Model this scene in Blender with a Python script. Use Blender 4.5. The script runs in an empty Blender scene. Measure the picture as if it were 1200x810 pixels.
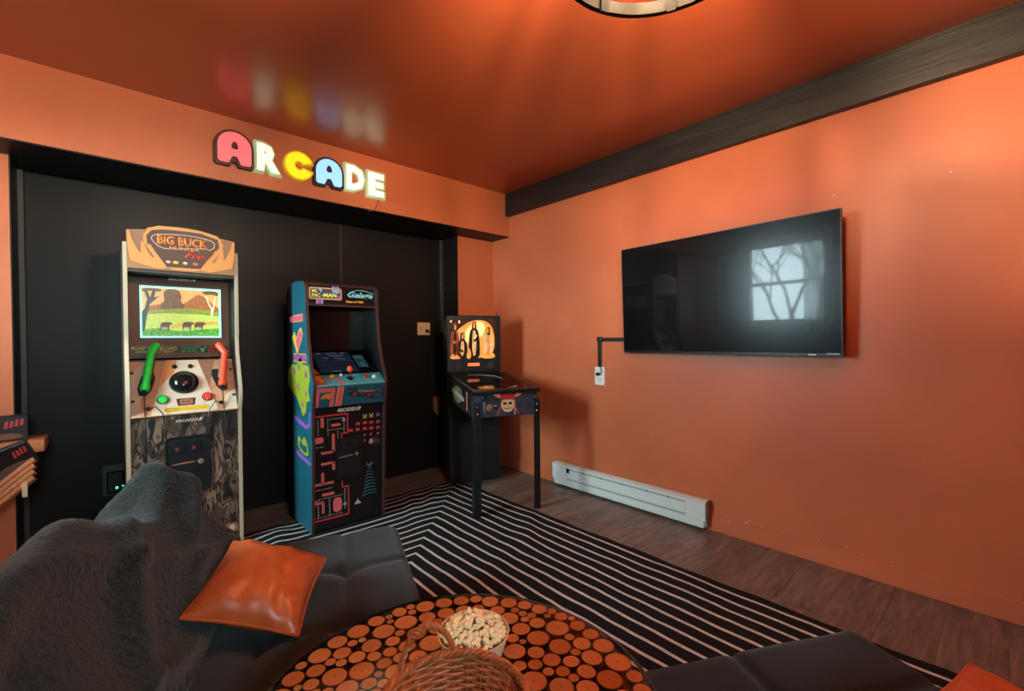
import bpy, bmesh, math, random
from mathutils import Vector, Matrix
random.seed(7)
PI = math.pi
SC = bpy.context.scene
COL = SC.collection

# ------------------------------------------------------------------ camera
CAM = Vector((-2.785, -3.3666, 1.19))
def cam_matrix(yaw, pitch, roll):
    f = Vector((math.sin(yaw)*math.cos(pitch), math.cos(yaw)*math.cos(pitch), math.sin(pitch)))
    r = Vector((math.cos(yaw), -math.sin(yaw), 0)); u = r.cross(f)
    c, s = math.cos(roll), math.sin(roll)
    R = c*r + s*u; U = -s*r + c*u
    return Matrix(((R.x, U.x, -f.x, CAM.x), (R.y, U.y, -f.y, CAM.y), (R.z, U.z, -f.z, CAM.z), (0, 0, 0, 1)))
cd = bpy.data.cameras.new('camera'); cd.sensor_width = 36; cd.sensor_fit = 'HORIZONTAL'
cd.lens = 527.9/1200*36; cd.clip_start = 0.02
cam = bpy.data.objects.new('camera', cd); COL.objects.link(cam)
cam.matrix_world = cam_matrix(0.7321, -0.0111, -0.0085)
SC.camera = cam

# ------------------------------------------------------------------ sky, window portal, exposure
W = bpy.data.worlds.new('overcast_sky'); SC.world = W; W.use_nodes = True
bg = W.node_tree.nodes['Background']; bg.inputs[0].default_value = (0.68, 0.94, 1.0, 1); bg.inputs[1].default_value = 62.0
WX, WY0, WY1, WZ0, WZ1 = -4.2, -1.42, -0.40, 1.12, 2.22       # window opening in the left wall
pl = bpy.data.lights.new('window_portal', 'AREA'); pl.shape = 'RECTANGLE'; pl.size = WY1-WY0; pl.size_y = WZ1-WZ0
pl.cycles.is_portal = True
po = bpy.data.objects.new('window_portal', pl); COL.objects.link(po)
po.location = (WX-0.02, (WY0+WY1)/2, (WZ0+WZ1)/2); po.rotation_euler = (PI/2, 0, -PI/2)
VX0, VX1, VZ0, VZ1 = -3.22, -2.58, 1.50, 2.25                      # second window, added behind the camera for more daylight
pl2 = bpy.data.lights.new('window_portal', 'AREA'); pl2.shape = 'RECTANGLE'; pl2.size = VX1-VX0; pl2.size_y = VZ1-VZ0
pl2.cycles.is_portal = True
po2 = bpy.data.objects.new('window_portal', pl2); COL.objects.link(po2)
po2.location = ((VX0+VX1)/2, -5.22, (VZ0+VZ1)/2); po2.rotation_euler = (PI/2, 0, 0)
SC.view_settings.view_transform = 'Standard'; SC.view_settings.look = 'None'
SC.view_settings.gamma = 1.0; SC.view_settings.use_curve_mapping = False
SC.view_settings.exposure = 0.0
LAMP_W = 66.0
SIGN_E = 1.0

# ------------------------------------------------------------------ materials
MATS = {}
def lin(c):
    return tuple(((v/255)/12.92 if v/255 <= 0.04045 else (((v/255)+0.055)/1.055)**2.4) for v in c)
def mat(name, rgb=None, rough=0.5, metal=0.0, spec=0.5, emit=0.0, srgb=True, bump=0.0, bscale=50.0, var=0.0, vscale=6.0, sheen=0.0, coat=0.0):
    if name in MATS: return MATS[name]
    m = bpy.data.materials.new(name); m.use_nodes = True
    nt = m.node_tree; b = nt.nodes['Principled BSDF']
    c = lin(rgb) if srgb else rgb
    b.inputs['Base Color'].default_value = (*c, 1); b.inputs['Roughness'].default_value = rough
    b.inputs['Metallic'].default_value = metal; b.inputs['Specular IOR Level'].default_value = spec
    if sheen: b.inputs['Sheen Weight'].default_value = sheen; b.inputs['Sheen Roughness'].default_value = 0.5
    if coat: b.inputs['Coat Weight'].default_value = coat; b.inputs['Coat Roughness'].default_value = 0.05
    if emit: b.inputs['Emission Color'].default_value = (*c, 1); b.inputs['Emission Strength'].default_value = emit
    if bump or var:
        tc = nt.nodes.new('ShaderNodeTexCoord')
    if bump:
        n = nt.nodes.new('ShaderNodeTexNoise'); n.inputs['Scale'].default_value = bscale; n.inputs['Detail'].default_value = 4
        bp = nt.nodes.new('ShaderNodeBump'); bp.inputs['Strength'].default_value = bump; bp.inputs['Distance'].default_value = 0.01
        nt.links.new(tc.outputs['Object'], n.inputs['Vector']); nt.links.new(n.outputs['Fac'], bp.inputs['Height']); nt.links.new(bp.outputs['Normal'], b.inputs['Normal'])
    if var:
        n2 = nt.nodes.new('ShaderNodeTexNoise'); n2.inputs['Scale'].default_value = vscale; n2.inputs['Detail'].default_value = 3
        mr = nt.nodes.new('ShaderNodeMapRange'); mr.inputs[1].default_value = 0.3; mr.inputs[2].default_value = 0.7
        mr.inputs[3].default_value = 1-var; mr.inputs[4].default_value = 1+var
        mx = nt.nodes.new('ShaderNodeVectorMath'); mx.operation = 'SCALE'; mx.inputs[0].default_value = c
        nt.links.new(tc.outputs['Object'], n2.inputs['Vector']); nt.links.new(n2.outputs['Fac'], mr.inputs[0])
        nt.links.new(mr.outputs[0], mx.inputs['Scale']); nt.links.new(mx.outputs[0], b.inputs['Base Color'])
        if emit: nt.links.new(mx.outputs[0], b.inputs['Emission Color'])
    MATS[name] = m
    return m
def node_mat(name):
    m = bpy.data.materials.new(name); m.use_nodes = True; MATS[name] = m
    nt = m.node_tree; b = nt.nodes['Principled BSDF']
    def N(t, **kw):
        n = nt.nodes.new(t)
        for k, v in kw.items():
            if k.startswith('i_'):
                key = k[2:]; key = int(key) if key.isdigit() else key.replace('_', ' ')
                n.inputs[key].default_value = v
            else: setattr(n, k, v)
        return n
    return m, nt, b, N, nt.links.new
def ramp(nt, stops, interp='LINEAR'):
    r = nt.nodes.new('ShaderNodeValToRGB'); r.color_ramp.interpolation = interp
    e = r.color_ramp.elements
    while len(e) < len(stops): e.new(0.5)
    for i, (pos, c) in enumerate(stops): e[i].position = pos; e[i].color = (*lin(c), 1)
    return r

def paint(name, rgb, rough, spec, mottle=0.10):
    m, nt, b, N, L = node_mat(name)
    tc = N('ShaderNodeTexCoord'); n = N('ShaderNodeTexNoise', i_Scale=1.6, i_Detail=4.0, i_Roughness=0.55)
    L(tc.outputs['Object'], n.inputs['Vector'])
    mr = N('ShaderNodeMapRange', i_1=0.3, i_2=0.7, i_3=1-mottle, i_4=1+mottle); L(n.outputs['Fac'], mr.inputs[0])
    sc = N('ShaderNodeVectorMath', operation='SCALE'); sc.inputs[0].default_value = lin(rgb); L(mr.outputs[0], sc.inputs['Scale'])
    L(sc.outputs[0], b.inputs['Base Color'])
    n2 = N('ShaderNodeTexNoise', i_Scale=140.0, i_Detail=2.0); L(tc.outputs['Object'], n2.inputs['Vector'])
    bp = N('ShaderNodeBump', i_Strength=0.06, i_Distance=0.004); L(n2.outputs['Fac'], bp.inputs['Height'])
    n3 = N('ShaderNodeTexNoise', i_Scale=3.0, i_Detail=2.0); L(tc.outputs['Object'], n3.inputs['Vector'])
    bp2 = N('ShaderNodeBump', i_Strength=0.10, i_Distance=0.03); L(n3.outputs['Fac'], bp2.inputs['Height']); L(bp.outputs['Normal'], bp2.inputs['Normal'])
    L(bp2.outputs['Normal'], b.inputs['Normal'])
    b.inputs['Roughness'].default_value = rough; b.inputs['Specular IOR Level'].default_value = spec
    return m
M_WALL = paint('terracotta_wall_paint', (194, 104, 67), 0.42, 0.4)
M_CEIL = paint('terracotta_ceiling_paint', (176, 84, 50), 0.29, 1.0, 0.06)
M_BLACKWALL = paint('black_wall_paint', (22, 18, 15), 0.45, 0.25)
M_BLACK = mat('black_plastic', (16, 17, 18), 0.38)
M_BLACKM = mat('black_matte', (14, 14, 15), 0.6)
M_WHITE = mat('white_enamel', (214, 224, 220), 0.35)
M_WHITEPL = mat('white_plastic', (222, 224, 220), 0.4)
M_CREAM = mat('cream_edging', (202, 184, 156), 0.5)
M_METAL = mat('dark_metal', (30, 29, 28), 0.35, 0.7)
M_CHROME = mat('chrome', (200, 200, 200), 0.2, 1.0)

def wood_beam():
    m, nt, b, N, L = node_mat('black_stained_wood')
    tc = N('ShaderNodeTexCoord'); mp = N('ShaderNodeMapping'); mp.inputs['Scale'].default_value = (14, 1.2, 10)
    L(tc.outputs['Object'], mp.inputs['Vector'])
    n = N('ShaderNodeTexNoise', i_Scale=2.0, i_Detail=6.0, i_Distortion=0.6); L(mp.outputs[0], n.inputs['Vector'])
    r = ramp(nt, [(0.3, (14, 13, 12)), (0.6, (35, 30, 25)), (0.85, (54, 44, 35))]); L(n.outputs['Fac'], r.inputs[0]); L(r.outputs[0], b.inputs['Base Color'])
    bp = N('ShaderNodeBump', i_Strength=0.25, i_Distance=0.01); L(n.outputs['Fac'], bp.inputs['Height']); L(bp.outputs[0], b.inputs['Normal'])
    b.inputs['Roughness'].default_value = 0.45
    return m
M_BEAM = wood_beam()
def plank_mat():
    m, nt, b, N, L = node_mat('grey_brown_vinyl_plank')
    tc = N('ShaderNodeTexCoord'); oi = N('ShaderNodeObjectInfo')
    mp = N('ShaderNodeMapping'); mp.inputs['Scale'].default_value = (1.3, 9, 1)
    cx = N('ShaderNodeCombineXYZ'); ml = N('ShaderNodeMath', operation='MULTIPLY', i_1=37.0); L(oi.outputs['Random'], ml.inputs[0])
    L(ml.outputs[0], cx.inputs[0]); L(ml.outputs[0], cx.inputs[1])
    ad = N('ShaderNodeVectorMath', operation='ADD'); L(tc.outputs['Object'], ad.inputs[0]); L(cx.outputs[0], ad.inputs[1])
    L(ad.outputs[0], mp.inputs['Vector'])
    n = N('ShaderNodeTexNoise', i_Scale=2.2, i_Detail=7.0, i_Distortion=1.6, i_Roughness=0.6); L(mp.outputs[0], n.inputs['Vector'])
    r = ramp(nt, [(0.25, (74, 62, 55)), (0.5, (112, 97, 88)), (0.75, (146, 130, 118))]); L(n.outputs['Fac'], r.inputs[0])
    mr = N('ShaderNodeMapRange', i_3=0.80, i_4=1.12); L(oi.outputs['Random'], mr.inputs[0])
    sc = N('ShaderNodeVectorMath', operation='SCALE'); L(r.outputs[0], sc.inputs[0]); L(mr.outputs[0], sc.inputs['Scale']); L(sc.outputs[0], b.inputs['Base Color'])
    bp = N('ShaderNodeBump', i_Strength=0.15, i_Distance=0.004); L(n.outputs['Fac'], bp.inputs['Height']); L(bp.outputs[0], b.inputs['Normal'])
    b.inputs['Roughness'].default_value = 0.42
    return m
M_PLANK = plank_mat()
def fabric(name, c1, c2, scale=260.0, rough=0.9, sheen=0.2, bump=0.35, stretch=(1, 1, 1)):
    m, nt, b, N, L = node_mat(name)
    tc = N('ShaderNodeTexCoord'); mp = N('ShaderNodeMapping'); mp.inputs['Scale'].default_value = stretch; L(tc.outputs['Object'], mp.inputs['Vector'])
    n = N('ShaderNodeTexNoise', i_Scale=scale, i_Detail=4.0, i_Roughness=0.7); L(mp.outputs[0], n.inputs['Vector'])
    r = ramp(nt, [(0.35, c1), (0.65, c2)]); L(n.outputs['Fac'], r.inputs[0]); L(r.outputs[0], b.inputs['Base Color'])
    bp = N('ShaderNodeBump', i_Strength=bump, i_Distance=0.006); L(n.outputs['Fac'], bp.inputs['Height']); L(bp.outputs[0], b.inputs['Normal'])
    b.inputs['Roughness'].default_value = rough; b.inputs['Specular IOR Level'].default_value = 0.15
    b.inputs['Sheen Weight'].default_value = sheen; b.inputs['Sheen Roughness'].default_value = 0.4
    return m
M_LINEN = fabric('charcoal_linen', (22, 24, 25), (46, 49, 49), 220, stretch=(1, 3, 1))
M_BLANKET = fabric('dark_fleece', (15, 19, 19), (42, 51, 50), 130, sheen=0.22, bump=0.9)
def leather():
    m, nt, b, N, L = node_mat('orange_leather')
    tc = N('ShaderNodeTexCoord'); v = N('ShaderNodeTexVoronoi', i_Scale=260.0); L(tc.outputs['Object'], v.inputs['Vector'])
    n = N('ShaderNodeTexNoise', i_Scale=7.0, i_Detail=3.0); L(tc.outputs['Object'], n.inputs['Vector'])
    r = ramp(nt, [(0.3, (166, 78, 38)), (0.7, (196, 98, 50))]); L(n.outputs['Fac'], r.inputs[0]); L(r.outputs[0], b.inputs['Base Color'])
    bp = N('ShaderNodeBump', i_Strength=0.12, i_Distance=0.002); L(v.outputs['Distance'], bp.inputs['Height']); L(bp.outputs[0], b.inputs['Normal'])
    b.inputs['Roughness'].default_value = 0.36
    return m
M_LEATHER = leather()
RUG = dict(x0=-3.05, x1=-0.585, y0=-3.75, y1=-0.20)
def rug_mat():
    m, nt, b, N, L = node_mat('striped_rug_weave')
    tc = N('ShaderNodeTexCoord'); n = N('ShaderNodeTexNoise', i_Scale=3.2, i_Detail=2.0); L(tc.outputs['Object'], n.inputs['Vector'])
    sub = N('ShaderNodeVectorMath', operation='SUBTRACT'); L(n.outputs['Color'], sub.inputs[0]); sub.inputs[1].default_value = (0.5, 0.5, 0.5)
    sc = N('ShaderNodeVectorMath', operation='SCALE'); L(sub.outputs[0], sc.inputs[0]); sc.inputs['Scale'].default_value = 0.035
    ad = N('ShaderNodeVectorMath', operation='ADD'); L(tc.outputs['Object'], ad.inputs[0]); L(sc.outputs[0], ad.inputs[1])
    sx = N('ShaderNodeSeparateXYZ'); L(ad.outputs[0], sx.inputs[0])
    hx, hy = (RUG['x1']-RUG['x0'])/2, (RUG['y1']-RUG['y0'])/2
    ax = N('ShaderNodeMath', operation='ABSOLUTE'); L(sx.outputs[0], ax.inputs[0]); ay = N('ShaderNodeMath', operation='ABSOLUTE'); L(sx.outputs[1], ay.inputs[0])
    dx = N('ShaderNodeMath', operation='SUBTRACT', i_0=hx); L(ax.outputs[0], dx.inputs[1]); dy = N('ShaderNodeMath', operation='SUBTRACT', i_0=hy); L(ay.outputs[0], dy.inputs[1])
    mn = N('ShaderNodeMath', operation='MINIMUM'); L(dx.outputs[0], mn.inputs[0]); L(dy.outputs[0], mn.inputs[1])
    dv = N('ShaderNodeMath', operation='DIVIDE', i_1=0.0735); L(mn.outputs[0], dv.inputs[0])
    fr = N('ShaderNodeMath', operation='FRACT'); L(dv.outputs[0], fr.inputs[0])
    ds = N('ShaderNodeMath', operation='SUBTRACT', i_1=0.72); L(fr.outputs[0], ds.inputs[0]); ab = N('ShaderNodeMath', operation='ABSOLUTE'); L(ds.outputs[0], ab.inputs[0])
    mr = N('ShaderNodeMapRange', i_1=0.085, i_2=0.125, i_3=1.0, i_4=0.0); L(ab.outputs[0], mr.inputs[0])
    fine = N('ShaderNodeTexNoise', i_Scale=190.0, i_Detail=3.0); L(tc.outputs['Object'], fine.inputs['Vector'])
    rb = ramp(nt, [(0.3, (18, 20, 22)), (0.7, (36, 39, 42))]); L(fine.outputs['Fac'], rb.inputs[0])
    rw = ramp(nt, [(0.3, (176, 172, 164)), (0.7, (224, 220, 212))]); L(fine.outputs['Fac'], rw.inputs[0])
    mx = N('ShaderNodeMix', data_type='RGBA'); L(mr.outputs[0], mx.inputs[0]); L(rb.outputs[0], mx.inputs[6]); L(rw.outputs[0], mx.inputs[7]); L(mx.outputs[2], b.inputs['Base Color'])
    bp = N('ShaderNodeBump', i_Strength=0.5, i_Distance=0.004); L(fine.outputs['Fac'], bp.inputs['Height']); L(bp.outputs[0], b.inputs['Normal'])
    b.inputs['Roughness'].default_value = 0.95; b.inputs['Specular IOR Level'].default_value = 0.1
    return m
M_RUG = rug_mat()
def camo():
    m, nt, b, N, L = node_mat('bark_camouflage_print')
    tc = N('ShaderNodeTexCoord'); mp = N('ShaderNodeMapping'); mp.inputs['Scale'].default_value = (12, 1, 4.2); L(tc.outputs['Object'], mp.inputs['Vector'])
    n = N('ShaderNodeTexNoise', i_Scale=1.0, i_Detail=2.5, i_Distortion=0.7); L(mp.outputs[0], n.inputs['Vector'])
    r = ramp(nt, [(0.0, (24, 20, 18)), (0.40, (58, 44, 38)), (0.46, (112, 92, 78)), (0.51, (30, 25, 22)), (0.55, (136, 112, 92)), (0.60, (78, 60, 50)), (0.67, (156, 132, 112))], 'CONSTANT')
    L(n.outputs['Fac'], r.inputs[0])
    mp2 = N('ShaderNodeMapping'); mp2.inputs['Scale'].default_value = (40, 1, 9); L(tc.outputs['Object'], mp2.inputs['Vector'])
    n2 = N('ShaderNodeTexNoise', i_Scale=1.0, i_Detail=3.0, i_Distortion=1.0); L(mp2.outputs[0], n2.inputs['Vector'])
    r2 = ramp(nt, [(0.0, (255, 255, 255)), (0.58, (90, 84, 80)), (0.64, (255, 255, 255))], 'CONSTANT'); L(n2.outputs['Fac'], r2.inputs[0])
    mx = N('ShaderNodeMix', data_type='RGBA', blend_type='MULTIPLY'); mx.inputs[0].default_value = 1; L(r.outputs[0], mx.inputs[6]); L(r2.outputs[0], mx.inputs[7]); L(mx.outputs[2], b.inputs['Base Color'])
    b.inputs['Roughness'].default_value = 0.4
    return m
M_CAMO = camo()
def slice_mat():
    m, nt, b, N, L = node_mat('wood_slice_end_grain')
    tc = N('ShaderNodeTexCoord'); oi = N('ShaderNodeObjectInfo')
    n = N('ShaderNodeTexNoise', i_Scale=3.0, i_Detail=3.0); L(tc.outputs['Object'], n.inputs['Vector'])
    sub = N('ShaderNodeVectorMath', operation='SCALE'); L(n.outputs['Color'], sub.inputs[0]); sub.inputs['Scale'].default_value = 0.35
    ad = N('ShaderNodeVectorMath', operation='ADD'); L(tc.outputs['Object'], ad.inputs[0]); L(sub.outputs[0], ad.inputs[1])
    w = N('ShaderNodeTexWave', wave_type='RINGS', rings_direction='Z', i_Scale=2.6, i_Distortion=1.2); L(ad.outputs[0], w.inputs['Vector'])
    r = ramp(nt, [(0.0, (216, 186, 156)), (1.0, (246, 226, 200))]); L(w.outputs['Fac'], r.inputs[0])
    tint = ramp(nt, [(0.0, (255, 248, 238)), (0.35, (236, 214, 192)), (0.7, (252, 238, 220)), (1.0, (222, 190, 162))]); L(oi.outputs['Random'], tint.inputs[0])
    mx = N('ShaderNodeMix', data_type='RGBA', blend_type='MULTIPLY'); mx.inputs[0].default_value = 1; L(r.outputs[0], mx.inputs[6]); L(tint.outputs[0], mx.inputs[7])
    sx = N('ShaderNodeVectorMath', operation='MULTIPLY'); sx.inputs[1].default_value = (1, 1, 0); L(tc.outputs['Object'], sx.inputs[0])
    ln = N('ShaderNodeVectorMath', operation='LENGTH'); L(sx.outputs[0], ln.inputs[0])
    mr = N('ShaderNodeMapRange', i_1=0.88, i_2=0.97); L(ln.outputs['Value'], mr.inputs[0])
    mx2 = N('ShaderNodeMix', data_type='RGBA'); L(mr.outputs[0], mx2.inputs[0]); L(mx.outputs[2], mx2.inputs[6]); mx2.inputs[7].default_value = (*lin((70, 44, 28)), 1)
    # dark pith spot
    mr2 = N('ShaderNodeMapRange', i_1=0.05, i_2=0.11, i_3=0.35, i_4=1.0); L(ln.outputs['Value'], mr2.inputs[0])
    sc = N('ShaderNodeVectorMath', operation='SCALE'); L(mx2.outputs[2], sc.inputs[0]); L(mr2.outputs[0], sc.inputs['Scale'])
    L(sc.outputs[0], b.inputs['Base Color']); b.inputs['Roughness'].default_value = 0.35
    return m
M_SLICE = slice_mat()
def clear(name, gloss=0.06, tint=(1, 1, 1), rough=0.03):
    m, nt, b, N, L = node_mat(name)
    nt.nodes.remove(b); out = nt.nodes['Material Output']
    t = N('ShaderNodeBsdfTransparent'); t.inputs[0].default_value = (*tint, 1); g = N('ShaderNodeBsdfGlossy'); g.inputs['Roughness'].default_value = rough
    f = N('ShaderNodeFresnel', i_IOR=1.45); mx = N('ShaderNodeMixShader'); L(f.outputs[0], mx.inputs[0]); L(t.outputs[0], mx.inputs[1]); L(g.outputs[0], mx.inputs[2]); L(mx.outputs[0], out.inputs[0])
    return m
M_SMOKE = clear('smoked_glass', tint=(.33, .32, .30)); M_GLASS = clear('clear_glass'); M_VINYL = clear('clear_vinyl', rough=0.08, tint=(0.93, 0.95, 0.95))
def tv_glass():
    m, nt, b, N, L = node_mat('tv_screen_gloss')
    nt.nodes.remove(b); out = nt.nodes['Material Output']
    d = N('ShaderNodeBsdfPrincipled'); d.inputs['Base Color'].default_value = (0.004, 0.004, 0.005, 1); d.inputs['Roughness'].default_value = 0.03; d.inputs['Specular IOR Level'].default_value = 0.2
    g = N('ShaderNodeBsdfPrincipled'); g.inputs['Base Color'].default_value = (0.004, 0.004, 0.005, 1); g.inputs['Roughness'].default_value = 0.22; g.inputs['Specular IOR Level'].default_value = 0.35
    mx = N('ShaderNodeMixShader'); mx.inputs[0].default_value = 0.45; L(d.outputs[0], mx.inputs[1]); L(g.outputs[0], mx.inputs[2]); L(mx.outputs[0], out.inputs[0])
    return m
M_TV = tv_glass()

# ------------------------------------------------------------------ mesh helpers
class Frame:
    def __init__(s, o, ex=(1, 0, 0), ey=(0, 1, 0), ez=(0, 0, 1)):
        s.o, s.x, s.y, s.z = Vector(o), Vector(ex).normalized(), Vector(ey).normalized(), Vector(ez).normalized()
    def __call__(s, a, b, c=0.0): return s.o + s.x*a + s.y*b + s.z*c
    def sub(s, a, b, c, ex=(1, 0, 0), ey=(0, 1, 0), ez=(0, 0, 1)):
        d = lambda v: s.x*v[0] + s.y*v[1] + s.z*v[2]
        return Frame(s(a, b, c), d(ex), d(ey), d(ez))
ID = Frame((0, 0, 0))
def rotframe(o, ang):
    return Frame(o, (math.cos(ang), math.sin(ang), 0), (-math.sin(ang), math.cos(ang), 0))
ORIGIN = {}
def setp(o, label=None, cat=None, group=None, kind=None):
    if label: o['label'] = label
    if cat: o['category'] = cat
    if group: o['group'] = group
    if kind: o['kind'] = kind
    return o
def thing(name, loc, label, cat, group=None):
    o = bpy.data.objects.new(name, None); COL.objects.link(o); o.empty_display_size = 0.05
    o.location = loc; ORIGIN[o.name] = Vector(loc)
    return setp(o, label, cat, group)
class MB:
    def __init__(s): s.bm = bmesh.new()
    def quad_faces(s, vs, faces):
        bv = [s.bm.verts.new(v) for v in vs]
        for f in faces:
            try: s.bm.faces.new([bv[i] for i in f])
            except ValueError: pass
        return bv
    def box(s, x0, x1, y0, y1, z0, z1, fr=ID, bevel=0.0, seg=1):
        vs = [fr(x, y, z) for x in (x0, x1) for y in (y0, y1) for z in (z0, z1)]
        bv = s.quad_faces(vs, [(0, 1, 3, 2), (4, 6, 7, 5), (0, 4, 5, 1), (2, 3, 7, 6), (0, 2, 6, 4), (1, 5, 7, 3)])
        if bevel:
            es = list({e for v in bv for e in v.link_edges})
            bmesh.ops.bevel(s.bm, geom=es, offset=bevel, segments=seg, profile=0.6, affect='EDGES')
        return s
    def prism(s, pts, fr, d0, d1):
        n = len(pts)
        a = [s.bm.verts.new(fr(x, y, d0)) for x, y in pts]; b = [s.bm.verts.new(fr(x, y, d1)) for x, y in pts]
        s.bm.faces.new(a[::-1]); s.bm.faces.new(b)
        for i in range(n): s.bm.faces.new((a[i], a[(i+1) % n], b[(i+1) % n], b[i]))
        return s
    def tube(s, pts, r, n=8, closed=False, cap=True):
        pts = [Vector(p) for p in pts]; m = len(pts); rings = []
        rr = r if isinstance(r, (list, tuple)) else [r]*m
        prev = None
        for i, p in enumerate(pts):
            if closed: t = pts[(i+1) % m] - pts[i-1]
            else: t = pts[min(i+1, m-1)] - pts[max(i-1, 0)]
            t.normalize()
            if prev is None: u = t.orthogonal().normalized()
            else:
                u = prev - t*prev.dot(t)
                u = u.normalized() if u.length > 1e-6 else t.orthogonal().normalized()
            prev = u; v = t.cross(u)
            rings.append([s.bm.verts.new(p + (u*math.cos(2*PI*k/n) + v*math.sin(2*PI*k/n))*rr[i]) for k in range(n)])
        for i in range(m if closed else m-1):
            A, B = rings[i], rings[(i+1) % m]
            for k in range(n): s.bm.faces.new((A[k], A[(k+1) % n], B[(k+1) % n], B[k]))
        if cap and not closed: s.bm.faces.new(rings[0][::-1]); s.bm.faces.new(rings[-1])
        return s
    def lathe(s, prof, fr, n=24, cap0=True, cap1=True):
        rings = [[s.bm.verts.new(fr(r*math.cos(2*PI*k/n), r*math.sin(2*PI*k/n), z)) for k in range(n)] for r, z in prof]
        for A, B in zip(rings, rings[1:]):
            for k in range(n): s.bm.faces.new((A[k], A[(k+1) % n], B[(k+1) % n], B[k]))
        if cap0: s.bm.faces.new(rings[0][::-1])
        if cap1: s.bm.faces.new(rings[-1])
        return s
    def grid(s, fn, nu, nv, closed_u=False):
        V = [[s.bm.verts.new(fn(i/nu, j/nv)) for j in range(nv+1)] for i in range(nu if closed_u else nu+1)]
        for i in range(nu):
            for j in range(nv):
                i2 = (i+1) % len(V)
                s.bm.faces.new((V[i][j], V[i2][j], V[i2][j+1], V[i][j+1]))
        return s
    def mesh(s, me):
        s.bm.from_mesh(me); return s
    def build(s, name, m, parent=None, smooth=35, kind=None, label=None, origin=None):
        bm = s.bm
        bmesh.ops.recalc_face_normals(bm, faces=bm.faces)
        if origin is None:
            lo = Vector((min(v.co.x for v in bm.verts), min(v.co.y for v in bm.verts), min(v.co.z for v in bm.verts)))
            hi = Vector((max(v.co.x for v in bm.verts), max(v.co.y for v in bm.verts), max(v.co.z for v in bm.verts)))
            origin = (lo+hi)/2
        origin = Vector(origin)
        for v in bm.verts: v.co -= origin
        me = bpy.data.meshes.new(name); bm.to_mesh(me); bm.free()
        if smooth:
            for p in me.polygons: p.use_smooth = True
            me.set_sharp_from_angle(angle=math.radians(smooth))
        o = bpy.data.objects.new(name, me); COL.objects.link(o)
        if m: me.materials.append(m)
        ORIGIN[o.name] = origin
        if parent is not None:
            o.parent = parent; o.location = origin - ORIGIN[parent.name]
        else: o.location = origin
        setp(o, label=label, kind=kind)
        return o
def struct(name, mb, m, parent=None, label=None, **k):
    return mb.build(name, m, parent, kind='structure', label=label, **k)
def box(name, x0, x1, y0, y1, z0, z1, m, parent=None, fr=ID, bevel=0.0, seg=1, **k):
    return MB().box(x0, x1, y0, y1, z0, z1, fr, bevel, seg).build(name, m, parent, **k)
def flat(name, fr, pts, m, parent, lift=0.0, depth=0.0012, **k):
    return MB().prism(pts, fr, lift, lift+depth).build(name, m, parent, smooth=0, **k)
def rect(a0, a1, b0, b1): return [(a0, b0), (a1, b0), (a1, b1), (a0, b1)]
def rrect(a0, a1, b0, b1, r, n=4):
    out = []
    for cx, cy, t in ((a1-r, b0+r, -PI/2), (a1-r, b1-r, 0), (a0+r, b1-r, PI/2), (a0+r, b0+r, PI)):
        out += [(cx+r*math.cos(t+PI/2*k/n), cy+r*math.sin(t+PI/2*k/n)) for k in range(n+1)]
    return out
def circ(cx, cy, r, n=20, ry=None): return [(cx+r*math.cos(2*PI*k/n), cy+(ry or r)*math.sin(2*PI*k/n)) for k in range(n)]
def smoothpoly(pts, it=2):
    for _ in range(it):
        out = []
        for i, p in enumerate(pts):
            q = pts[(i+1) % len(pts)]
            out += [(p[0]*.75+q[0]*.25, p[1]*.75+q[1]*.25), (p[0]*.25+q[0]*.75, p[1]*.25+q[1]*.75)]
        pts = out
    return pts
def outline(name, fr, pts, w, m, parent, lift=0.001, closed=True):
    P = [fr(a, b, lift) for a, b in pts]
    return MB().tube(P, w/2, 4, closed=closed).build(name, m, parent, smooth=0)
def text(name, s, fr, a0, a1, b0, b1, m, parent, lift=0.001, depth=0.0012, bold=0.0, shear=0.0, label=None):
    cu = bpy.data.curves.new('t', 'FONT'); cu.body = s; cu.size = 1; cu.resolution_u = 2; cu.offset = bold; cu.shear = shear
    ob = bpy.data.objects.new('t', cu); COL.objects.link(ob)
    bpy.context.view_layer.update()
    me = bpy.data.meshes.new_from_object(ob.evaluated_get(bpy.context.evaluated_depsgraph_get()))
    bpy.data.objects.remove(ob); bpy.data.curves.remove(cu)
    xs = [v.co.x for v in me.vertices]; ys = [v.co.y for v in me.vertices]
    x0, x1, y0, y1 = min(xs), max(xs), min(ys), max(ys)
    bm = bmesh.new(); bm.from_mesh(me); bpy.data.meshes.remove(me)
    r = bmesh.ops.extrude_face_region(bm, geom=bm.faces[:])
    top = {v for v in r['geom'] if isinstance(v, bmesh.types.BMVert)}
    for v in bm.verts:
        a = a0+(v.co.x-x0)/(x1-x0)*(a1-a0); b = b0+(v.co.y-y0)/(y1-y0)*(b1-b0)
        v.co = fr(a, b, lift+(depth if v in top else 0))
    mb = MB(); mb.bm.free(); mb.bm = bm
    return mb.build(name, m, parent, smooth=0, label=label)

# ------------------------------------------------------------------ the room
ZC, ZS, YS = 2.537, 2.144, -0.237
XL, YF = -4.2, -5.2
AX0, AX1, AY = -3.14, -0.411, 0.28
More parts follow.
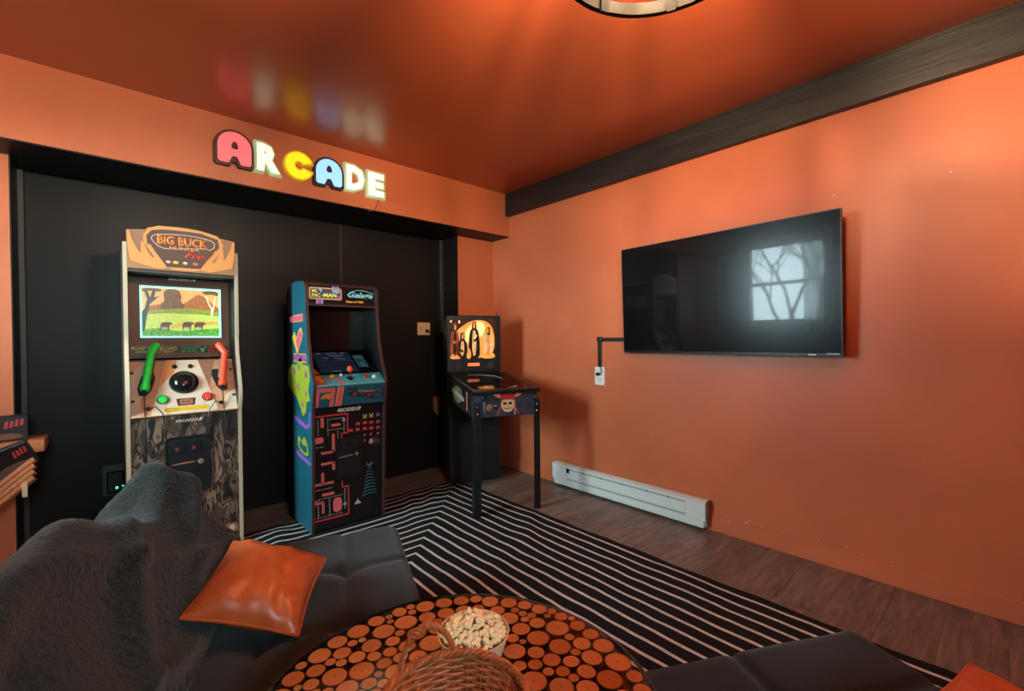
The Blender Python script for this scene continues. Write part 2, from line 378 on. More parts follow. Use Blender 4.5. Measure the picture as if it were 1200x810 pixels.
# floor: sub-floor with planks laid along x
floor = struct('floor', MB().box(XL-.1, .1, YF-.1, AY+.1, -.10, -.006), mat('subfloor', (40, 34, 30), 0.9))
pw, plen = 0.182, 1.22
pm = None; row = 0; y = AY - pw
protos = {}
while y > YF - pw:
    x = XL - (row*0.437 % 1.0)*plen
    while x < 0:
        a, b = max(x, XL), min(x+plen, -0.001)
        if b - a > 0.03:
            w = round(b-a, 3)
            if w not in protos:
                protos[w] = MB().box(-w/2+.0003, w/2-.0003, -pw/2+.0003, pw/2-.0003, -.006, 0, bevel=0.0007).build('plank', M_PLANK, floor, origin=(0, 0, 0))
                o = protos[w]
            else:
                o = protos[w].copy(); COL.objects.link(o); o.parent = floor
            o.location = Vector(((a+b)/2, y+pw/2, 0)) - ORIGIN[floor.name]
        x += plen
    y -= pw; row += 1
struct('ceiling', MB().box(XL-.1, .1, YF-.1, AY+.1, ZC, ZC+.1), M_CEIL)
struct('wall_right', MB().box(0, .12, YF-.1, AY+.1, -.05, ZC), M_WALL)
wf = MB()
wf.box(XL, VX0, YF-.12, YF, -.05, ZC); wf.box(VX1, 0, YF-.12, YF, -.05, ZC); wf.box(VX0, VX1, YF-.12, YF, -.05, VZ0); wf.box(VX0, VX1, YF-.12, YF, VZ1, ZC)
struct('wall_front', wf, M_BLACKWALL)  # unseen wall, black assumed here to cut bounced light
wl = MB()
wl.box(XL-.12, XL, YF, WY0, -.05, ZC); wl.box(XL-.12, XL, WY1, AY+.1, -.05, ZC)
wl.box(XL-.12, XL, WY0, WY1, -.05, WZ0); wl.box(XL-.12, XL, WY0, WY1, WZ1, ZC)
struct('wall_left', wl, M_BLACKWALL)  # unseen wall, also assumed black to lower the orange fill light
wb = MB(); wb.box(XL, AX0, 0, AY+.1, -.05, ZS); wb.box(AX1, 0, 0, AY+.1, -.05, ZS)
struct('wall_back', wb, M_WALL)
# alcove lining: black panels, side jambs and trim posts
al = struct('wall_alcove', MB().box(AX0, AX1, AY, AY+.1, -.05, ZS), M_BLACKWALL)
for a, b in ((AX0+.03, -1.374), (-1.366, AX1-.03)):
    box('panel', a, b, AY-.012, AY, 0.0, ZS-.001, M_BLACKWALL, al)
box('seam_strip', -1.374, -1.366, AY-.015, AY, 0, ZS-.001, mat('seam_brown', (58, 48, 40), 0.5), al)
for s, xa in ((1, AX0), (-1, AX1)):
    box('jamb', min(xa, xa+s*.006), max(xa, xa+s*.006), 0.0, AY-.012, 0, ZS-.001, M_BLACKWALL, al)
    box('trim_post', min(xa, xa+s*.03), max(xa, xa+s*.03), AY-.05, AY-.012, 0, ZS-.001, mat('trim_dark', (48, 42, 36), 0.45), al, bevel=.003)
# soffit: terracotta face, black underside
sf = struct('trim_1', MB().box(XL, 0, YS, AY+.1, ZS+.008, ZC), M_WALL, label='terracotta soffit band over the black alcove')
box('soffit_underside', XL, 0, YS, AY, ZS, ZS+.008, M_BLACKWALL, sf)
# dark beam along the right wall
bm_ = struct('trim_2', MB().box(-.0437, 0, YF, YS, 2.3316, ZC-.022, bevel=.002), M_BEAM, label='black stained wooden beam along the right wall')
box('top_strip', -.036, 0, YF, YS, ZC-.020, ZC-.001, M_BEAM, bm_)
# baseboards
struct('baseboard_right', MB().box(-.012, 0, YF, 0, 0, .10, bevel=.003), M_WALL)
struct('baseboard_left', MB().box(XL, XL+.012, YF, 0, 0, .10, bevel=.003), M_BLACKWALL)
struct('baseboard_front', MB().box(XL+.012, -.012, YF, YF+.012, 0, .10, bevel=.003), M_BLACKWALL)
struct('baseboard_back', MB().box(AX1, -.012, -.012, 0, 0, .10, bevel=.003), M_WALL)
# paint nicks on the right wall
nick = mat('bare_plaster', (214, 200, 186), 0.9)
fw = Frame((0, 0, 0), (0, -1, 0), (0, 0, 1), (-1, 0, 0))
wr = bpy.data.objects['wall_right']
for (u, z, w, h) in ((2.317, .105, .012, .007), (2.335, .118, .006, .011), (2.41, .106, .007, .006), (2.225, .092, .005, .004), (2.68, .118, .005, .004), (2.80, .126, .005, .004), (2.87, .108, .006, .005), (2.98, .112, .005, .005), (2.75, 1.92, .008, .007), (3.18, 1.92, .007, .008), (0.33, 2.21, .008, .011), (0.42, 2.13, .008, .006)):
    flat('paint_nick', fw, smoothpoly([(u-w/2, z-h/2), (u+w*.5, z-h*.3), (u+w*.4, z+h*.5), (u-w*.5, z+h*.3)], 1), nick, wr, lift=.0121 if z < .1 else 0)
# windows: one in the left wall (seen mirrored in the television), one added behind the camera for its light
def window(name, fr, ww, z0, z1, label):
    win = struct(name, MB().box(0, ww, z0, z0+.03, -.10, -.07, fr), M_WHITEPL, label=label)
    for nm, a0, a1, b0, b1 in (('sill', -.05, ww+.05, z0-.03, z0), ('casing', -.07, 0, z0, z1), ('casing', ww, ww+.07, z0, z1), ('casing', -.07, ww+.07, z1, z1+.07)):
        MB().box(a0, a1, b0, b1, 0, .02 if nm == 'casing' else .06, fr, .003).build(nm, M_WHITEPL, win)
    mid = (z0+z1)/2
    for k, (b0, b1, d) in enumerate(((z0, mid+.02, -.06), (mid-.02, z1, -.09))):
        sh = MB()
        sh.box(0, .05, b0, b1, d-.015, d+.015, fr); sh.box(ww-.05, ww, b0, b1, d-.015, d+.015, fr)
        sh.box(.05, ww-.05, b0, b0+.045, d-.015, d+.015, fr); sh.box(.05, ww-.05, b1-.045, b1, d-.015, d+.015, fr)
        so = sh.build('sash', M_WHITEPL, win)
        MB().box(.05, ww-.05, b0+.045, b1-.045, d-.003, d+.003, fr).build('pane', M_GLASS, so)
window('window_1', Frame((WX, WY0, 0), (0, 1, 0), (0, 0, 1), (1, 0, 0)), WY1-WY0, WZ0, WZ1, 'white double-hung window in the left wall')
window('added_window', Frame((VX1, YF, 0), (-1, 0, 0), (0, 0, 1), (0, 1, 0)), VX1-VX0, VZ0, VZ1, 'white double-hung window added behind the camera for extra daylight')
def curtain(y0, y1):
    def fn(u, v): return Vector((WX+.045+.014*math.sin(u*(y1-y0)*75), y0+(y1-y0)*u, WZ1+.10-(WZ1-WZ0+.22)*v))
    o = MB().grid(fn, 40, 6).build('curtain', M_SHEER)
    return o
def sheer():
    m, nt, b, N, L = node_mat('pale_curtain_cloth')
    b.inputs['Base Color'].default_value = (.4, .44, .42, 1); b.inputs['Roughness'].default_value = .9
    t = N('ShaderNodeBsdfTranslucent'); t.inputs[0].default_value = (.32, .36, .34, 1); mx = N('ShaderNodeMixShader'); mx.inputs[0].default_value = .75
    L(b.outputs[0], mx.inputs[1]); L(t.outputs[0], mx.inputs[2])
    tr = N('ShaderNodeBsdfTransparent'); m2_ = N('ShaderNodeMixShader'); m2_.inputs[0].default_value = .3; L(mx.outputs[0], m2_.inputs[1]); L(tr.outputs[0], m2_.inputs[2]); L(m2_.outputs[0], nt.nodes['Material Output'].inputs[0])
    return m
M_SHEER = sheer()
setp(curtain(-1.46, -1.17), 'wide pale sheer curtain on the camera side of the window', 'curtain', 'window curtains')
setp(curtain(-.53, -.36), 'narrow pale sheer curtain on the alcove side of the window', 'curtain', 'window curtains')

# ------------------------------------------------------------------ outside the window
struct('ground', MB().box(-30, 12, -25, 15, -1.2, -1.0), mat('winter_grass', (34, 34, 28), 0.95, var=.2))
def bare_tree(x, y, h, label, seed):
    rnd = random.Random(seed); mb = MB()
    def br(p, d, l, r, lev):
        q = p + d*l; m = (p+q)/2 + Vector((rnd.uniform(-1, 1), rnd.uniform(-1, 1), 0))*l*.06
        mb.tube([p, m, q], [r, r*.85, r*.68], 6)
        if lev == 0: return
        for k in range(3 if lev > 1 else 2):
            a = rnd.uniform(0, 2*PI); e = (d + Vector((math.cos(a), math.sin(a), rnd.uniform(-.1, .5)))*rnd.uniform(.5, .9)).normalized()
            br(p + d*l*rnd.uniform(.6, 1), e, l*rnd.uniform(.55, .75), r*.55, lev-1)
    br(Vector((x, y, -1.02)), Vector((rnd.uniform(-.06, .06), rnd.uniform(-.06, .06), 1)).normalized(), h*.5, .075, 5)
    setp(mb.build('bare_tree', mat('tree_bark', (92, 84, 76), 0.9, var=.2)), label, 'tree', 'bare trees outside the window')
bare_tree(-8.6, 0.7, 4.6, 'bare winter tree nearest the window, mirrored in the television', 3)
bare_tree(-13.5, 1.6, 6.0, 'tall bare winter tree farther out beyond the window', 5)
bare_tree(-11.0, 4.6, 5.0, 'slim bare winter tree on the far side outside the window', 11)

# ------------------------------------------------------------------ rug
def rug():
    x0, x1, y0, y1 = RUG['x0'], RUG['x1'], RUG['y0'], RUG['y1']
    def bump(x, y):
        z = .006
        z += .010*math.exp(-((y+.30+.12*math.sin(3*x))/.07)**2)*(0.5+.5*math.sin(5*x))
        for cx, cy, a, s, h in ((-.95, -.40, .9, .05, .016), (-1.15, -.45, 1.1, .045, .012), (-.85, -1.35, .8, .06, .010), (-1.2, -1.5, .5, .07, .008), (-2.05, -.45, 1.3, .05, .010)):
            u = (x-cx)*math.cos(a)+(y-cy)*math.sin(a); v = -(x-cx)*math.sin(a)+(y-cy)*math.cos(a)
            z += h*math.exp(-(v/s)**2-(u/.3)**2)
        k = 1.0
        for (a0, a1, b0, b1) in ((-2.75, -2.16, -.36, .1), (-1.90, -1.36, -.60, 0), (-.80, -.20, -.5, 0)):
            dd = max(a0-x, x-a1, b0-y, y-b1, 0); k = min(k, dd/.06)
        for (px, py) in ((-.955, -.955), (-.56, -1.115)): k = min(k, max(0, math.hypot(x-px, y-py)-.05)/.05)
        return .006+(z-.006)*max(0, min(1, k))
    def top(u, v):
        x = x0+(x1-x0)*u; y = y0+(y1-y0)*v
        ex = .004*math.sin(y*9)+.003*math.sin(y*21); ey = .004*math.sin(x*8)
        return Vector((x+ex*(1 if u > .5 else -1)*(abs(u-.5)*2)**6, y+ey*(abs(v-.5)*2)**6, bump(x, y)))
    mb = MB().grid(top, 110, 130)
    r = bmesh.ops.extrude_face_region(mb.bm, geom=mb.bm.faces[:])
    for v in r['geom']:
        if isinstance(v, bmesh.types.BMVert): v.co.z = .0008
    o = mb.build('rug', M_RUG, origin=((x0+x1)/2, (y0+y1)/2, 0))
    setp(o, 'black rug with thin white concentric stripes on the plank floor', 'rug')
rug()

# ------------------------------------------------------------------ baseboard heater
h = thing('baseboard_heater', (-.04, -1.467, 0), 'white electric baseboard heater at the foot of the right wall', 'heater')
fh = Frame((0, -.83, 0), (0, -1, 0), (0, 0, 1), (-1, 0, 0)); HL = 1.277
MB().box(0, HL, .03, .185, .0125, .055, fh).build('back_box', mat('heater_inner', (150, 176, 172), 0.5), h)
MB().prism([(.0125, .188), (.055, .188), (.072, .178), (.072, .165), (.066, .165), (.066, .175), (.052, .182), (.0125, .182)], Frame(fh(0, 0, 0), fh.z, fh.y, fh.x), 0, HL).build('top_cover', M_WHITE, h)
MB().box(.145, HL-.13, .082, .152, .060, .068, fh, .003).build('front_panel', M_WHITE, h)
MB().box(.145, HL-.13, .150, .166, .050, .056, fh).build('louvre', mat('heater_inner', (150, 176, 172), 0.5), h)
MB().box(.015, HL-.015, .018, .068, .050, .064, fh, .004).build('bottom_rail', M_WHITE, h)
ec = MB().box(0, .143, .062, .178, .055, .071, fh, .003).build('end_cover', M_WHITE, h)
MB().lathe([(.013, 0), (.013, .006), (.010, .008)], fh.sub(.05, .105, .071, (1, 0, 0), (0, 1, 0), (0, 0, 1)), 16).build('knob', M_WHITEPL, ec)
MB().box(.152, .180, .128, .160, .0605, .0705, fh).build('vent_hole', M_BLACK, h)
MB().box(HL-.128, HL, .062, .178, .055, .071, fh, .003).build('end_cover', M_WHITE, h)
for u in (.30, .48, .66, .86, 1.02): MB().box(u, u+.012, .149, .158, .057, .062, fh).build('bracket', mat('heater_dark', (70, 88, 88), 0.5), h)

# ------------------------------------------------------------------ television
tn = Vector((-.9985, .0425, -.034)).normalized(); tx = Vector((0, 0, 1)).cross(tn).normalized(); ty = tn.cross(tx)
ftv = Frame(Vector((-.09, -2.278, 1.4467)) + tx*(-.118) + ty*.0135, tx, ty, tn)
tv = thing('television', ftv(0, -.3625, -.03), 'large black flat television on the right wall mirroring a window', 'television')
TW, TH = .648, .3625
MB().box(-TW, TW, -TH, TH, -.022, -.004, ftv, .003).build('back_shell', M_BLACK, tv)
MB().box(-TW+.3, TW-.3, -.25, .15, -.045, -.022, ftv, .006).build('rear_housing', M_BLACKM, tv)
MB().box(-TW+.004, TW-.004, -TH+.014, TH-.004, -.004, 0, ftv).build('screen', M_TV, tv)
bz = MB(); bz.box(-TW, TW, TH-.004, TH, -.004, .001, ftv); bz.box(-TW, -TW+.004, -TH, TH-.004, -.004, .001, ftv); bz.box(TW-.004, TW, -TH, TH-.004, -.004, .001, ftv)
bz.build('bezel', M_BLACK, tv)
MB().box(-TW+.004, TW-.004, -TH, -TH+.014, -.004, .002, ftv).build('chin', mat('tv_chin', (34, 34, 36), .3, .3), tv)
MB().box(.50, .535, -TH+.003, -TH+.010, .002, .003, ftv).build('maker_badge', mat('badge_silver', (190, 190, 190), .3), tv)
MB().box(.58, .635, -TH+.010, -TH+.015, .002, .003, ftv).build('status_strip', mat('badge_silver', (190, 190, 190), .3), tv)
wm = MB(); wm.box(-.2, .2, -.15, .15, -.062, -.045, ftv); wm.build('wall_mount', M_METAL, tv)
# cable cover and outlet
ca = thing('cable_cover', (-.009, -1.40, 1.0), 'black angled cable cover between outlet and television', 'cable cover')
MB().box(-.018, 0, -1.286, -1.258, .985, 1.205, bevel=.004).build('vertical_run', M_BLACK, ca)
MB().box(-.018, 0, -1.62, -1.2865, 1.179, 1.205, bevel=.004).build('horizontal_run', M_BLACK, ca)
MB().box(-.020, 0, -1.293, -1.252, 1.172, 1.212, bevel=.006, seg=2).build('elbow', M_BLACK, ca)
ou = thing('wall_outlet', (-.004, -1.267, .915), 'white wall outlet plate below the black cable cover', 'outlet')
fo = Frame((0, -1.267, .915), (0, -1, 0), (0, 0, 1), (-1, 0, 0))
MB().prism(rrect(-.045, .045, -.068, .068, .006), fo, 0, .006).build('plate', M_WHITEPL, ou)
for s in (-.027, .027):
    so = MB().prism(rrect(-.017, .017, s-.014, s+.014, .009), fo, .006, .0085).build('socket', mat('socket_white', (206, 206, 202), .4), ou)
    for dx in (-.006, .006): MB().box(dx-.001, dx+.001, s-.004, s+.005, .0086, .0092, fo).build('slot', M_BLACK, so)
pg = thing('power_plug', fo(-.008, .012, .01), 'black plug with thin cord in the outlet under the television', 'plug')
MB().box(-.022, .006, .004, .026, .0095, .032, fo, .005).build('plug_body', M_BLACK, pg)
MB().tube([fo(.006, .015, .02), fo(.022, .018, .022), fo(.028, .032, .02), fo(.022, .05, .014), fo(.008, .066, .012)], .003, 6).build('cord', M_BLACK, pg)

# light switch on the alcove wall, power strip with a green light
sw = thing('switch_plate', (-.613, AY-.013, 1.30), 'beige double switch plate on the black alcove wall', 'switch')
fs = Frame((-.613, AY-.0125, 1.3045), (1, 0, 0), (0, 0, 1), (0, -1, 0))
MB().prism(rrect(-.066, .066, -.058, .058, .005), fs, 0, .006).build('plate', mat('switch_beige', (214, 172, 128), .4), sw)
for s in (-.03,): MB().box(s-.008, s+.008, -.017, .017, .006, .009, fs, .001).build('toggle', mat('switch_beige2', (196, 156, 116), .4), sw)
MB().box(.014, .046, -.034, -.006, .006, .024, fs, .004).build('plug', M_BLACK, sw)
MB().tube([fs(.05, -.02, .02), fs(.062, -.05, .01), fs(.07, -.2, .006), fs(.085, -.6, .006)], .003, 6).build('cord', M_BLACK, sw)
ps = thing('power_strip', (-2.76, AY-.02, .37), 'dark power box with a green light beside the tall cabinet', 'power strip')
fp = Frame((-2.76, AY-.0125, .37), (1, 0, 0), (0, 0, 1), (0, -1, 0))
MB().prism(rrect(-.056, .056, -.09, .09, .008), fp, 0, .008).build('plate', mat('plate_grey', (56, 54, 52), .5), ps)
MB().box(-.038, .04, -.075, .055, .008, .045, fp, .008).build('adapter', M_BLACK, ps)
MB().lathe([(.007, 0), (.006, .003), (.002, .004)], fp.sub(.007, -.042, .045), 10).build('status_light', mat('green_led', (60, 255, 160), .4, emit=3.0), ps)
MB().lathe([(.004, 0), (.003, .003)], fp.sub(.034, -.036, .045), 8).build('status_light', mat('green_led', (60, 255, 160), .4, emit=3.0), ps)
# ------------------------------------------------------------------ illuminated sign on the soffit
fsg = Frame((0, YS, 0), (1, 0, 0), (0, 0, 1), (0, -1, 0))
sg = thing('lit_sign', (-1.77, YS-.02, 2.24), 'backlit ARCADE letter sign in pink, white, yellow and blue on the soffit', 'sign')
def lit(n, c, e): return mat(n, c, .4, emit=e*SIGN_E)
L_PINK, L_WHITE, L_YEL, L_BLUE = lit('lit_pink', (255, 92, 96), 1.0), lit('lit_white', (236, 240, 208), 1.15), lit('lit_yellow', (250, 200, 20), 1.0), lit('lit_blue', (140, 192, 238), 1.0)
HALO_W, HALO_Y = lit('rim_white', (176, 184, 140), .55), lit('rim_yellow', (196, 150, 20), .5)
DARKR, DARKB = mat('sign_maroon', (58, 26, 24), .5), mat('sign_navy', (32, 30, 48), .5)
def dome(x0, x1, z0, z1, nt=0.13, nh=.24):
    w = x1-x0; r = w/2; cx = (x0+x1)/2; pts = []
    pts += [(x0, z0+.012), (x0+.012, z0), (cx-w*nt-.01, z0), (cx-w*nt*.55, z0+(z1-z0)*nh), (cx+w*nt*.55, z0+(z1-z0)*nh), (cx+w*nt+.01, z0), (x1-.012, z0), (x1, z0+.012)]
    rz = min(r, (z1-z0)*.62)
    pts += [(cx+r*math.cos(PI*k/14), z1-rz+rz*math.sin(PI*k/14)) for k in range(15)]
    return pts
def cee(cx, cz, r, ri, gap=.42):
    pts = [(cx+r*math.cos(t), cz+r*math.sin(t)) for t in [gap+(2*PI-2*gap)*k/28 for k in range(29)]]
    g2 = gap*1.25
    pts += [(cx+ri*math.cos(t), cz+ri*math.sin(t)) for t in [2*PI-g2-(2*PI-2*g2)*k/16 for k in range(17)]]
    return pts
for (x0, x1, z0, z1, face, back) in ((-2.292, -2.118, 2.255, 2.440, L_PINK, DARKR), (-1.738, -1.566, 2.252, 2.425, L_BLUE, DARKB)):
    b = flat('letter_a_case', fsg, dome(x0-.016, x1+.014, z0-.016, z1+.014, .07, .12), back, sg, depth=.034)
    f = flat('letter_a_face', fsg, dome(x0, x1, z0, z1), face, b, lift=.034, depth=.003)
    cx = (x0+x1)/2; zc = z0+.098
    flat('letter_counter', fsg, smoothpoly([(cx-.024, zc-.014), (cx+.024, zc-.014), (cx+.010, zc+.032), (cx-.010, zc+.032)], 2), back, f, lift=.037, depth=.001)
b = flat('letter_c_case', fsg, cee(-1.843, 2.335, .094, .020, .22), HALO_Y, sg, depth=.034)
flat('letter_c_face', fsg, cee(-1.843, 2.335, .084, .030), L_YEL, b, lift=.034, depth=.003)
for ch, x0, x1, z0, z1 in (('R', -2.088, -1.958, 2.250, 2.418), ('D', -1.534, -1.404, 2.256, 2.425), ('E', -1.374, -1.256, 2.246, 2.412)):
    b = text('letter_%s_case' % ch.lower(), ch, fsg, x0-.014, x1+.014, z0-.014, z1+.014, HALO_W, sg, lift=0, depth=.034, bold=.085)
    text('letter_%s_face' % ch.lower(), ch, fsg, x0, x1, z0, z1, L_WHITE, b, lift=.034, depth=.003, bold=.055)
MB().tube([fsg(-1.287, 2.24, .01), fsg(-1.292, 2.20, .006), fsg(-1.318, 2.152, .004), fsg(-1.36, 2.140, -.01)], .003, 6).build('cord', M_BLACK, sg)

# ------------------------------------------------------------------ ceiling light
LX, LY, LZ = -1.91, -2.878, 2.03
lp = thing('ceiling_light', (LX, LY, LZ), 'round caged ceiling light with a wooden ring and metal straps', 'ceiling light')
fl = Frame((LX, LY, 0))
ringm = mat('ring_wood', (24, 17, 11), .6, bump=.2, bscale=30)
def band(r0, r1, z0, z1, name, m):
    return MB().lathe([(r0, z0), (r1, z0), (r1, z1), (r0, z1), (r0, z0)], fl, 56, False, False).build(name, m, lp)
band(.226, .230, LZ, LZ+.030, 'ring_liner', ringm)
band(.230, .237, LZ-.002, LZ+.032, 'ring_band', M_METAL)
band(.040, .046, ZC-.10, ZC-.085, 'upper_ring', M_METAL)
MB().lathe([(.07, ZC-.03), (.075, ZC-.012), (.075, ZC-.0005)], fl, 32).build('canopy', M_METAL, lp)
MB().lathe([(.008, LZ+.06), (.008, ZC-.03)], fl, 12).build('stem', M_METAL, lp)
MB().lathe([(.012, LZ+.02), (.05, LZ+.035), (.055, LZ+.06), (.03, LZ+.085)], fl, 24).build('hub', M_METAL, lp)
for k in range(8):
    a = 2*PI*k/8 + math.radians(25)
    c, s = math.cos(a), math.sin(a)
    fk = Frame((LX, LY, 0), (c, s, 0), (-s, c, 0))
    P = [(.220, LZ-.010), (.220, LZ+.05), (.21, LZ+.16), (.15, LZ+.30), (.048, ZC-.09)]
    mb = MB()
    vs = []
    for (r, z) in P: vs.append([fk(r-.004, -.011, z), fk(r+.004, -.011, z), fk(r+.004, .011, z), fk(r-.004, .011, z)])
    bv = [[mb.bm.verts.new(v) for v in q] for q in vs]
    for A, B in zip(bv, bv[1:]):
        for i in range(4): mb.bm.faces.new((A[i], A[(i+1) % 4], B[(i+1) % 4], B[i]))
    mb.bm.faces.new(bv[0]); mb.bm.faces.new(bv[-1][::-1])
    mb.build('strap', mat('strap_black', (10, 9, 8), .6), lp)
bulbg = lit('bulb_glow', (255, 196, 120), 6.0)
for k in range(4):
    a = 2*PI*k/4 + .9
    c, s = math.cos(a), math.sin(a); bx, by = LX+.10*c, LY+.10*s
    ar = MB().tube([(LX+.03*c, LY+.03*s, LZ+.07), (LX+.075*c, LY+.075*s, LZ+.055), (bx, by, LZ+.075)], .007, 8).build('arm', M_METAL, lp)
    so = MB().lathe([(.016, LZ+.07), (.018, LZ+.112)], Frame((bx, by, 0)), 14).build('socket', M_METAL, lp)
    MB().lathe([(.017, LZ+.106), (.045, LZ+.118), (.068, LZ+.138), (.066, LZ+.140), (.043, LZ+.121), (.0185, LZ+.110)], Frame((bx, by, 0)), 24, False, False).build('cutoff_cup', M_SMOKE, so)  # added cup under each bulb, shaped to cut the lamp's downward light
    MB().lathe([(.010, LZ+.11), (.020, LZ+.135), (.027, LZ+.165), (.022, LZ+.19), (.008, LZ+.203)], Frame((bx, by, 0)), 16).build('bulb', M_GLASS, so)
    MB().tube([(bx, by, LZ+.115), (bx+.006, by, LZ+.15), (bx-.004, by+.004, LZ+.165), (bx, by, LZ+.18)], .002, 6).build('filament', bulbg, so)
    ld = bpy.data.lights.new('bulb_light', 'POINT'); ld.energy = LAMP_W; ld.color = (1.0, .72, .44); ld.shadow_soft_size = .012
    lo = bpy.data.objects.new('bulb_light', ld); COL.objects.link(lo); lo.location = (bx, by, LZ+.165)

# ------------------------------------------------------------------ tall hunting cabinet
C1X0, C1X1 = -2.719, -2.193
CX1 = (C1X0+C1X1)/2
hc = thing('hunting_arcade_cabinet', (CX1, -.02, 0), 'tall beige-edged hunting arcade cabinet with antler marquee and lit meadow screen', 'arcade cabinet')
prof = [(.24, .008), (-.292, .008), (-.292, .80), (-.318, .86), (-.318, .93), (-.285, 1.02), (-.245, 1.13), (-.238, 1.20), (-.238, 1.23), (-.245, 1.24), (-.245, 1.728), (.24, 1.728)]
for xa, xb in ((C1X0, C1X0+.018), (C1X1-.018, C1X1)):
    sp = MB().prism(prof, Frame((xa, 0, 0), (0, 1, 0), (0, 0, 1), (1, 0, 0)), 0, xb-xa).build('side_panel', M_CREAM, hc)
    P = [(-.06+.0, .01)] + [(y+.012, z) for y, z in prof[1:-1]] + [(.20, 1.72), (.20, .01)]
    d = 1 if xa > CX1 else -1
    sx_ = xb if d > 0 else xa
    MB().prism([(y+.010, z) for y, z in prof[1:-1]] + [(.235, 1.72), (.235, .009)], Frame((sx_, 0, 0), (0, 1, 0), (0, 0, 1), (1, 0, 0)), 0 if d > 0 else -.0012, .0012 if d > 0 else 0).build('side_print', mat('side_brown', (62, 48, 40), .5), sp)
    ix = xa if d > 0 else xb
    MB().prism([(y+.012, z) for y, z in prof[1:-1]] + [(.10, 1.72), (.10, .009)], Frame((ix, 0, 0), (0, 1, 0), (0, 0, 1), (1, 0, 0)), -.0012 if d > 0 else 0, 0 if d > 0 else .0012).build('inner_lining', M_BLACK, sp)
IX0, IX1 = C1X0+.0195, C1X1-.0195
box('back_panel', IX0, IX1, .215, .235, 0, 1.72, M_BLACKM, hc)
box('roof_panel', IX0, IX1, -.23, .214, 1.70, 1.72, M_BLACK, hc)
f1 = Frame((0, 0, 0), (1, 0, 0), (0, 0, 1), (0, -1, 0))
fm = Frame((0, -.238, 0), (1, 0, 0), (0, 0, 1), (0, -1, 0))
MQ = lambda n, c, e=.28: mat(n, c, .42, emit=e)
mq = flat('marquee', fm, [(-2.7025, 1.793), (-2.626, 1.803), (-2.612, 1.818), (-2.55, 1.832), (-2.487, 1.838), (-2.43, 1.838), (-2.375, 1.833), (-2.295, 1.816), (-2.284, 1.803), (-2.2105, 1.793), (-2.2105, 1.592), (-2.7025, 1.592)], MQ('marquee_tan', (150, 106, 68)), hc, depth=.012)
GOLD = MQ('marquee_gold', (214, 142, 72)); BRN = MQ('marquee_brown', (66, 38, 28)); 
flat('shaded_fill', fm, [(-2.70, 1.787), (-2.64, 1.795), (-2.625, 1.75), (-2.58, 1.66), (-2.70, 1.66)], MQ('marquee_umber', (136, 98, 66)), mq, lift=.012, depth=.0008)
flat('shaded_fill', fm, [(-2.213, 1.787), (-2.275, 1.797), (-2.29, 1.75), (-2.34, 1.66), (-2.213, 1.66)], MQ('marquee_umber', (136, 98, 66)), mq, lift=.012, depth=.0008)
flat('gold_border', fm, smoothpoly([(-2.645, 1.755), (-2.60, 1.83), (-2.487, 1.836), (-2.375, 1.831), (-2.285, 1.81), (-2.262, 1.745), (-2.33, 1.65), (-2.37, 1.598), (-2.545, 1.598), (-2.60, 1.68)], 1), GOLD, mq, lift=.0125, depth=.0008)
flat('name_panel', fm, [(-2.621, 1.773), (-2.598, 1.804), (-2.55, 1.815), (-2.487, 1.818), (-2.43, 1.819), (-2.375, 1.817), (-2.295, 1.793), (-2.288, 1.746), (-2.351, 1.662), (-2.381, 1.614), (-2.534, 1.611), (-2.581, 1.684), (-2.617, 1.727)], BRN, mq, lift=.0135, depth=.0008)
antL = [(-2.702, 1.786), (-2.689, 1.789), (-2.681, 1.747), (-2.662, 1.70), (-2.646, 1.672), (-2.642, 1.741), (-2.632, 1.73), (-2.612, 1.678), (-2.595, 1.652), (-2.588, 1.662), (-2.60, 1.70), (-2.613, 1.727), (-2.605, 1.728), (-2.575, 1.672), (-2.534, 1.605), (-2.577, 1.598), (-2.63, 1.612), (-2.687, 1.632), (-2.697, 1.69)]
flat('antler', fm, antL, GOLD, mq, lift=.0145, depth=.0012)
flat('antler', fm, [(-2.456*2-a+.0, b) for a, b in antL][::-1], GOLD, mq, lift=.0145, depth=.0012)
PALE = MQ('marquee_white', (228, 208, 190), .3)
outline('oval_border', fm, smoothpoly([(-2.603, 1.758), (-2.589, 1.784), (-2.50, 1.794), (-2.417, 1.797), (-2.317, 1.783), (-2.308, 1.749), (-2.334, 1.724), (-2.36, 1.735), (-2.533, 1.706), (-2.576, 1.724)], 2), .0035, PALE, mq, .0148)
text('lettering', 'BIG BUCK', fm, -2.574, -2.346, 1.734, 1.783, MQ('letter_orange', (226, 132, 58), .35), mq, lift=.0152, bold=.035)
text('lettering', 'HUNTER', fm, -2.522, -2.382, 1.710, 1.728, MQ('letter_tan', (204, 140, 104), .35), mq, lift=.0160, bold=.045)
text('lettering', 'Pro', fm, -2.455, -2.362, 1.668, 1.702, MQ('letter_red', (206, 58, 44), .4), mq, lift=.0150, bold=.035, shear=.4)
for k, (a, c) in enumerate(((-2.528, (200, 170, 160)), (-2.495, (226, 190, 60)), (-2.452, (206, 190, 180)), (-2.405, (196, 100, 80)))):
    flat('small_emblem', fm, circ(a, 1.640, .011 if k % 2 == 0 else .013, 10, .008), MQ('emblem%d' % k, c, .3), mq, lift=.0145)
box('marquee_rail', IX0, IX1, -.236, -.10, 1.575, 1.591, M_BLACK, hc)
